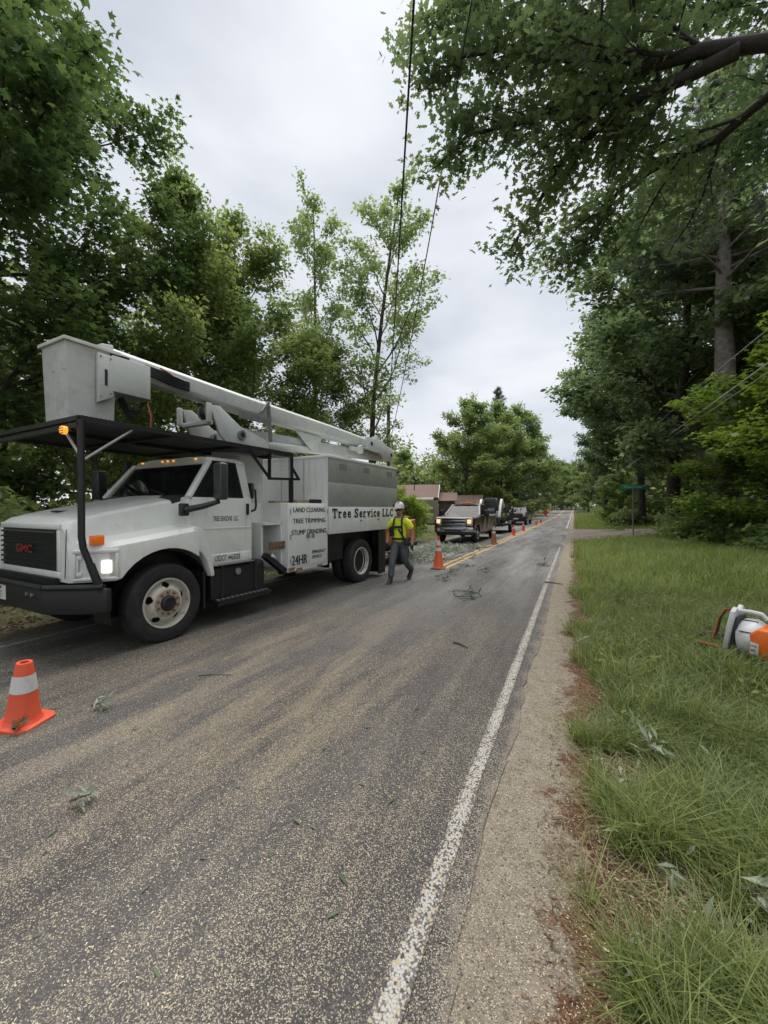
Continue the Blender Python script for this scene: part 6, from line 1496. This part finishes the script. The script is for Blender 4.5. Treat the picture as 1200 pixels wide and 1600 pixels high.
m_ = MB(); m_.prism([(.02, .05), (.32, .04), (.34, .26), (.28, .345), (.10, .355), (.03, .29)], 1, -.21, .13); m_.build('engine_cover', bo, BL, bevel=.025, seg=3)
m_ = MB(); m_.prism([(.035, .09), (.10, .085), (.105, .20), (.04, .215)], 1, -.2165, -.212); lbl = m_.build('label_plate', M['whiteclean'], BL)
text_on('STIHL', M['ink'], lbl, (.042, -.2185, .165), (1, 0, 0), (0, 0, 1), .055, .02, .01); text_on('BR', M['ink'], lbl, (.045, -.2185, .12), (1, 0, 0), (0, 0, 1), .04, .025, .01)
m_ = MB(); m_.lathe([(.001, 0), (.045, .0), (.05, .02)], (.24, -.225, .22), (0, 1, 0), 12); m_.build('cap', bg, BL)
m_ = MB(); m_.box(.05, .38, -.16, .12, -.02, .05); m_.build('fuel_tank', bg, BL, bevel=.015)
m_ = MB(); pts = [(-.15, .12, .47), (-.24, .12, .44), (-.30, .13, .33), (-.33, .13, .18), (-.36, .12, .08)]
for q0, q1 in zip(pts[:-1], pts[1:]): m_.bar(q0, q1, .06, .022, up=(1, 0, .3))
sp_ = m_.build('shoulder_strap', bg, BL)
m_ = MB()
for q0, q1 in zip(pts[:-1], pts[1:]): m_.bar(Vector(q0) + Vector((-.006, -.03, .004)), Vector(q1) + Vector((-.006, -.03, .004)), .006, .010, up=(1, 0, .3))
m_.build('strap_edge', bo, sp_)
m_ = MB(); m_.bar((-.21, -.12, .05), (-.42, -.13, .06), .09, .06); m_.tube([(-.42, -.13, .06), (-.46, -.13, .03)], .03, 8); m_.build('base_frame', bg, BL, bevel=.01)
m_ = MB(); m_.bar((-.23, -.168, .085), (-.41, -.172, .09), .02, .015); m_.build('frame_edge', bo, BL)
m_ = MB(); m_.tube([(.10, .16, .06), (-.05, .26, .06), (-.22, .28, .08), (-.40, .26, .1), (-.52, .24, .06)], .038, 12); m_.build('blower_tube', bg, BL)

# ================================================================ cut twigs and leaves lying about
sprigs = [
    ((-2.9, 9.9), .9, 'leafy twig on the road just in front of the tall orange cone', G_cut), ((-2.65, 8.9), 2.0, 'leafy twig on the road between the worker and the cone', G_cut),
    ((-2.0, 7.35), .5, 'larger leafy twig in the middle of the near lane', G_cut), ((-1.72, 7.9), 2.6, 'forked leafy twig in the near lane, just beyond the larger one', G_cut),
    ((-2.3, 10.6), 1.2, 'small leafy twig on the dusty part of the near lane', G_cut), ((-1.0, 12.6), .3, 'small leafy twig in the near lane close to the edge line', G_cut),
    ((-3.1, 11.6), .2, 'small leafy twig lying on the yellow centre lines', G_cut), ((-3.1, 13.4), 1.4, 'leafy twig across the yellow centre lines before the brown cone', G_cut),
    ((-3.62, 1.98), 1.0, 'pale leafy sprig on the road beside the short orange cone', G_silver), ((-3.70, 1.50), 2.4, 'green twig lying across the base of the short orange cone', G_cut),
    ((-2.55, 1.28), .6, 'pale single sprig on the road at the lower left', G_silver),
]
for i, ((x, y), a, lb, lm) in enumerate(sprigs):
    near = y < 3
    sprig('leafy_twig', (x, y, float(road_z(x, y)) + (.012 if 'base' not in lb else .04)), a, .10 if near else r8.uniform(.35, .6), 8 if near else 24, .075 if near else .12, lm, lb, 'twig', seed=10 + i, group='cut twigs on the road', width=.05 if near else .16)
for i, ((x, y), a, lb) in enumerate((((.62, 2.12), .2, 'silvery willow sprig lying in the grass at the lower right'), ((.95, 1.95), 5.6, 'silvery willow sprig half buried in the grass, right of the other'), ((1.20, 2.62), 2.8, 'silvery willow sprig at the right edge of the grass'), ((.45, 3.1), 1.1, 'small silvery sprig lying in the grass nearer the blower'), ((.02, 5.2), .8, 'pale cut sprig on the dirt shoulder beside the grass'))):
    sprig('willow_sprig', (x, y, gz(x, y) + .08), a, .16, 8, .105, G_silver, lb, 'sprig', seed=40 + i, group='willow sprigs in the grass', width=.05, lift=.05)
def stick(p0, p1, r, label, m=None):
    m_ = MB(); p0 = Vector(p0); p1 = Vector(p1); m_.tube([p0, p0.lerp(p1, .4) + Vector((.01, .01, .004)), p0.lerp(p1, .75) + Vector((-.008, 0, .004)), p1], [r, r * .9, r * .8, r * .5], 6); o = m_.build('stick', m or M['bark']); return tag(o, label, 'stick', 'sticks on the road')
stick((-1.36, 4.92, .03), (-1.15, 4.80, .03), .010, 'short dark stick on the near lane beside the white edge line', M['darkbark'])
stick((-.60, 9.9, .03), (-.22, 9.8, .02), .014, 'grey stick lying across the white edge line', M['bark'])
stick((-.10, 2.35, .03), (-.02, 2.37, .03), .012, 'short stub of wood on the dirt shoulder', M['wood'])
stick((-3.4, 2.85, .03), (-3.1, 3.0, .03), .004, 'thin dark stick on the road before the front wheel', M['darkbark'])
# heaps of cut branches round the chipper, too tangled to count
r_ = np.random.default_rng(77); P_ = []; s_b = Skel(78)
for (cx_, cy_, sx_, sy_, n_, h_) in ((-5.3, 13.2, .8, .9, 900, .16), (-4.6, 15.6, .7, .7, 800, .13), (-6.6, 14.2, .7, 1.6, 1100, .22), (-3.9, 17.3, .5, .5, 350, .08), (-7.2, 18.0, .5, 1.2, 500, .2), (-4.2, 12.2, .5, .6, 220, .06)):
    q = np.stack([r_.normal(cx_, sx_ * .6, n_), r_.normal(cy_, sy_ * .6, n_), np.abs(r_.normal(0, h_, n_)) + .02], -1); P_.append(q)
    for k in range(8):
        p, rr_ = s_b.path((r_.normal(cx_, sx_ * .5), r_.normal(cy_, sy_ * .5), .04), (r_.normal(), r_.normal(), .05), r_.uniform(.5, 1.3), .014, .005, 4, .12, 0); p[:, 2] = np.clip(p[:, 2], .02, .4); s_b.tubes.append((p, rr_, 5))
P_ = np.concatenate(P_)
o = tag(link('branch_litter', scatter_leaves('branch_litter', P_, np.zeros_like(P_), .13, 'narrow', G_silver, r_, tilt=.8)), 'tangled heaps of cut willow branches on the road around the chipper', 'branches', kind='stuff')
link('sticks', s_b.wood('sticks', M['bark']), o)['kind'] = 'stuff'

# ================================================================ wood chips on the road and shoulder
r_ = np.random.default_rng(303)
def chips(name, label, X, Y, Z, lo, hi, m, asp=.45):
    n = len(X); a = r_.uniform(0, 2 * PI, n); s = lo + (hi - lo) * r_.random(n) ** 2.2; b = s * r_.uniform(asp * .5, asp * 1.3, n)
    ca, sa = np.cos(a), np.sin(a); tz = r_.normal(0, .25, (n, 2))
    cs = [(-1, -.6), (1, -1), (.8, 1), (-.9, .7)]
    V = np.stack([np.stack([X + ca * s * .5 * u - sa * b * .5 * v, Y + sa * s * .5 * u + ca * b * .5 * v, Z + .0015 + .5 * s * (np.abs(tz[:, 0]) + tz[:, 0] * u * .9) * .5 + .25 * b * np.abs(tz[:, 1]) * (1 + v)], -1) for u, v in cs], 1).reshape(-1, 3)
    return tag(link(name, np_mesh(name, V, (np.arange(n) * 4)[:, None] + np.arange(4)[None], m)), label, 'wood chips', kind='stuff')
CHIP = leaf_mat('pale wood chip', (.30, .235, .14), (.66, .58, .42), .1, .8)
CHIPG = leaf_mat('grey stone and wood chip', (.16, .15, .135), (.48, .45, .40), .0, .8)
def smooth_noise(x, y, fx, fy, seed):
    q = np.random.default_rng(seed); s = 0
    for k in range(6): s = s + np.sin(x * fx * q.uniform(.4, 1.9) + y * fy * q.uniform(.4, 1.9) * q.choice([-1, 1]) + q.uniform(0, 6.28))
    return s / 6
n = 240000; y = .4 + 7.5 * r_.random(n) ** 1.4; x = r_.uniform(-6.2, -.4, n)
tr_ = smooth_noise(x, y, 3.4, .35, 2); hot = np.exp(-((x + 2.6) / 1.4) ** 2 - ((y - 2.9) / 1.3) ** 2)
keep = (r_.random(n) < np.clip(.08 + .8 * np.clip(tr_ + .05, 0, 1) + 1.0 * hot * np.clip(tr_ + .55, 0, 1), 0, 1) * np.clip(1.25 - y / 7.5, .05, 1)) & (x > -1.1 - 1.25 * (y + 1.6))
x, y = x[keep], y[keep]
chips('sawdust_streaks', 'yellow sawdust and wood chips in streaks across the road', x, y, road_z(x, y), .003, .0125, CHIP, .42)
n = 44000; y = .6 + 14 * r_.random(n) ** 2.2; x = r_.normal(-.05, .30, n); k = (x > -.42) & (x < 1.5); x = x[k]; y = y[k]
chips('shoulder_chips', 'wood chips mixed into the sandy shoulder and mulch', x, y, np.where(x < RX1, road_z(x, y), ground_z(x, y)), .003, .011, CHIP, .5)
n = 12000; y = .5 + 14 * r_.random(n) ** 1.8; x = r_.normal(-.24, .17, n); k = (x > -.62) & (x < .2); x = x[k]; y = y[k]
chips('pebbles', 'loose grey stones and asphalt crumbs along the sandy shoulder', x, y, np.where(x < RX1, road_z(x, y), ground_z(x, y)) + .001, .003, .013, leaf_mat('loose stone', (.09, .08, .07), (.34, .30, .245), .0, .9, rnd=.9), .8)
n = 24000; y = .5 + 12 * r_.random(n) ** 2.0; x = r_.normal(.22, .28, n); k = (x > -.15) & (x < 1.6); x = x[k]; y = y[k]
chips('mulch_shreds', 'red brown bark shreds along the edge of the grass', x, y, ground_z(x, y) + .003, .008, .035, leaf_mat('bark shred', (.045, .02, .012), (.24, .13, .08), .0, .9, rnd=.9), .22)
n = 9000; y = .8 + 6 * r_.random(n) ** 1.5; x = r_.uniform(.1, 2.2, n)
chips('verge_chips', 'wood chips fallen among the grass blades', x, y, ground_z(x, y) + .01, .005, .022, CHIP, .5)

# ================================================================ grass
def blades(X, Y, h, wd, seed, lean=.5, steps=((0, 1), (.45, .8), (.8, .5))):
    r = np.random.default_rng(seed); n = len(X); Z = ground_z(X, Y); a = r.uniform(0, 2 * PI, n); b = a + r.normal(PI / 2, .5, n)
    H = h * r.uniform(.35, 1.45, n); Wd = wd * r.uniform(.6, 1.3, n); ln = H * (.1 + 1.3 * r.random(n) ** 1.6) * lean * 1.3
    dx, dy = np.cos(b), np.sin(b); wx, wy = np.cos(a) * Wd / 2, np.sin(a) * Wd / 2
    st = []
    for t, w_ in steps:
        px = X + dx * ln * t ** 1.8; py = Y + dy * ln * t ** 1.8; pz = Z - .01 + H * (t - .28 * lean * t ** 3)
        st += [np.stack([px - wx * w_, py - wy * w_, pz], -1), np.stack([px + wx * w_, py + wy * w_, pz], -1)]
    st.append(np.stack([X + dx * ln, Y + dy * ln, Z - .01 + H * (1 - .28 * lean)], -1))
    K = len(st); V = np.stack(st, 1).reshape(-1, 3); o = (np.arange(n) * K)[:, None]
    return V, [o + np.array([[2 * j, 2 * j + 1, 2 * j + 3, 2 * j + 2]]) for j in range((K - 3) // 2)], o + np.array([[K - 3, K - 2, K - 1]])
def grass(name, label, X, Y, h, wd, m, seed, lean=.5, steps=((0, 1), (.55, .75))):
    V, q, t = blades(X, Y, h, wd, seed, lean, steps)
    return tag(link(name, np_mesh(name, V, ([np.concatenate(q)] if q else []) + [t], m, True)), label, 'grass', kind='stuff')
GR1 = leaf_mat('lush grass', (.042, .083, .02), (.30, .35, .12), .42, rnd=.88)
GR2 = leaf_mat('paler grass', (.065, .12, .026), (.31, .37, .12), .42, rnd=.82)  # a slightly paler green than the lush near grass
GR3 = leaf_mat('dry straw', (.20, .16, .085), (.38, .32, .19), .25)
r_ = np.random.default_rng(404)
def edge(y): return .10 + .10 * np.sin(y * 1.9) + .09 * np.sin(y * 4.7 + 1) + .05 * np.sin(y * 11)
def field(n, x1, y0, y1, seed, clump, power=1.0, xlo=None):
    r = np.random.default_rng(seed); y = y0 + (y1 - y0) * r.random(n) ** power; x = r.uniform(-.15, x1, n)
    c = smooth_noise(x, y, 5.0, 4.0, seed) + .6 * smooth_noise(x, y, 13, 11, seed + 1)
    k = (x > edge(y)) & (c > clump - 1.1 * np.clip((x - edge(y) - .25) / 1.2, 0, .55)) & (~in_drive(x, y))
    # only where the camera could see it
    dpt = -x * math.sin(TH) + y * math.cos(TH); lat = x * math.cos(TH) + y * math.sin(TH)
    k &= (dpt > .9) & (lat < dpt * 1.06 + .9)
    return x[k], y[k], c[k]
x, y, c = field(170000, 3.6, .8, 4.0, 11, .16); grass('grass', 'long green grass of the near verge, in tufts', x, y, .19 + .12 * np.clip(c, 0, 1), .0052, GR1, 1, 1.0, ((0, 1), (.4, .85), (.75, .5)))
x, y, c = field(100000, 7.0, 3.6, 9.0, 12, -.25); grass('grass', 'green grass of the verge round the blower', x, y, .25 + .09 * np.clip(c, 0, 1), .008, GR1, 2, .9)
x, y, c = field(70000, 13, 8.4, 22.5, 13, -.4); grass('grass', 'long grass of the verge up to the drive', x, y, .34, .015, GR2, 3, .7)
x, y, c = field(40000, 22, 22, 48, 14, -.9); grass('grass', 'grass beyond the gravel drive', x, y, .30, .032, GR2, 4, .6, ((0, 1),))
x, y, c = field(16000, 14, 46, 110, 15, -.9); grass('grass', 'far grass verge on the right', x, y, .32, .07, GR2, 5, .6, ((0, 1),))
x, y, c = field(60000, 4.5, .9, 9.0, 16, -.6); grass('dry_grass', 'dry straw blades lying in the verge', x, y, .10, .005, GR3, 6, 1.6)
r = np.random.default_rng(21); n = 26000; y = r.uniform(-1, 60, n) ; x = -6.95 - np.abs(r.normal(0, 2.2, n)); k = smooth_noise(x, y, 2.2, 1.8, 5) > -.05
grass('grass', 'rough grass along the left edge of the road', x[k], y[k], .15, .016, GR2, 7, .7)
n = 3500; y = r.uniform(56, 100, n); x = r.uniform(-16, -6.9, n); grass('grass', 'far lawn left of the road beyond the black pickup', x, y, .2, .08, GR2, 8, .6)
# broad weeds among the grass
def weeds(n, seed, x0, x1, y0, y1):
    r = np.random.default_rng(seed); P = []
    for k in range(n):
        x = r.uniform(x0, x1); y = r.uniform(y0, y1)
        if x < edge(y) + .15 or in_drive(np.array(x), np.array(y)): continue
        m = r.integers(6, 14); z = gz(x, y); P.append(np.stack([x + r.normal(0, .05, m), y + r.normal(0, .05, m), z + r.uniform(.04, .16, m)], -1))
    return np.concatenate(P)
P_ = np.concatenate([weeds(800, 1, .1, 7, 3.4, 9), weeds(900, 2, .2, 10, 8, 22), weeds(600, 3, .5, 14, 39, 50)])
tag(link('weeds', scatter_leaves('weeds', P_, np.zeros_like(P_), .06, 'simple', GR2, r_, tilt=.5)), 'broad leaved weeds scattered through the grass', 'weeds', kind='stuff')
q_r = np.random.default_rng(515); n = 900; P_ = np.stack([.15 + np.abs(q_r.normal(0, 1.3, n)), 1.2 + 8 * q_r.random(n) ** 1.3, np.zeros(n)], -1); P_[:, 2] = ground_z(P_[:, 0], P_[:, 1]) + q_r.uniform(.01, .13, n)
tag(link('clippings', scatter_leaves('clippings', P_, np.zeros_like(P_), .075, 'narrow', G_silver, q_r, tilt=.5)), 'loose pale willow leaves scattered over the grass', 'leaves', kind='stuff')
n = 420; P_ = np.stack([q_r.uniform(-5.5, -.5, n), .8 + 13 * q_r.random(n), np.zeros(n)], -1); P_ = P_[P_[:, 0] > -1.1 - 1.25 * (P_[:, 1] + 1.6)]; P_[:, 2] = road_z(P_[:, 0], P_[:, 1]) + .006
tag(link('loose_leaves', scatter_leaves('loose_leaves', P_, np.zeros_like(P_), .055, 'narrow', G_cut, q_r, tilt=.15)), 'single cut leaves strewn over the road', 'leaves', kind='stuff')
# leaf litter on the left verge
P_ = np.stack([-7.0 - np.abs(r_.normal(0, 1.6, 5200)), r_.uniform(-1.5, 20, 5200), np.zeros(5200)], -1); P_[:, 2] = ground_z(P_[:, 0], P_[:, 1]) + r_.uniform(.005, .04, 5200)
tag(link('leaf_litter', scatter_leaves('leaf_litter', P_, np.zeros_like(P_), .10, 'simple', leaf_mat('dead leaf', (.07, .05, .03), (.27, .22, .14), .1), r_, tilt=.3)), 'dead leaves and scraps littering the left roadside', 'leaves', kind='stuff')
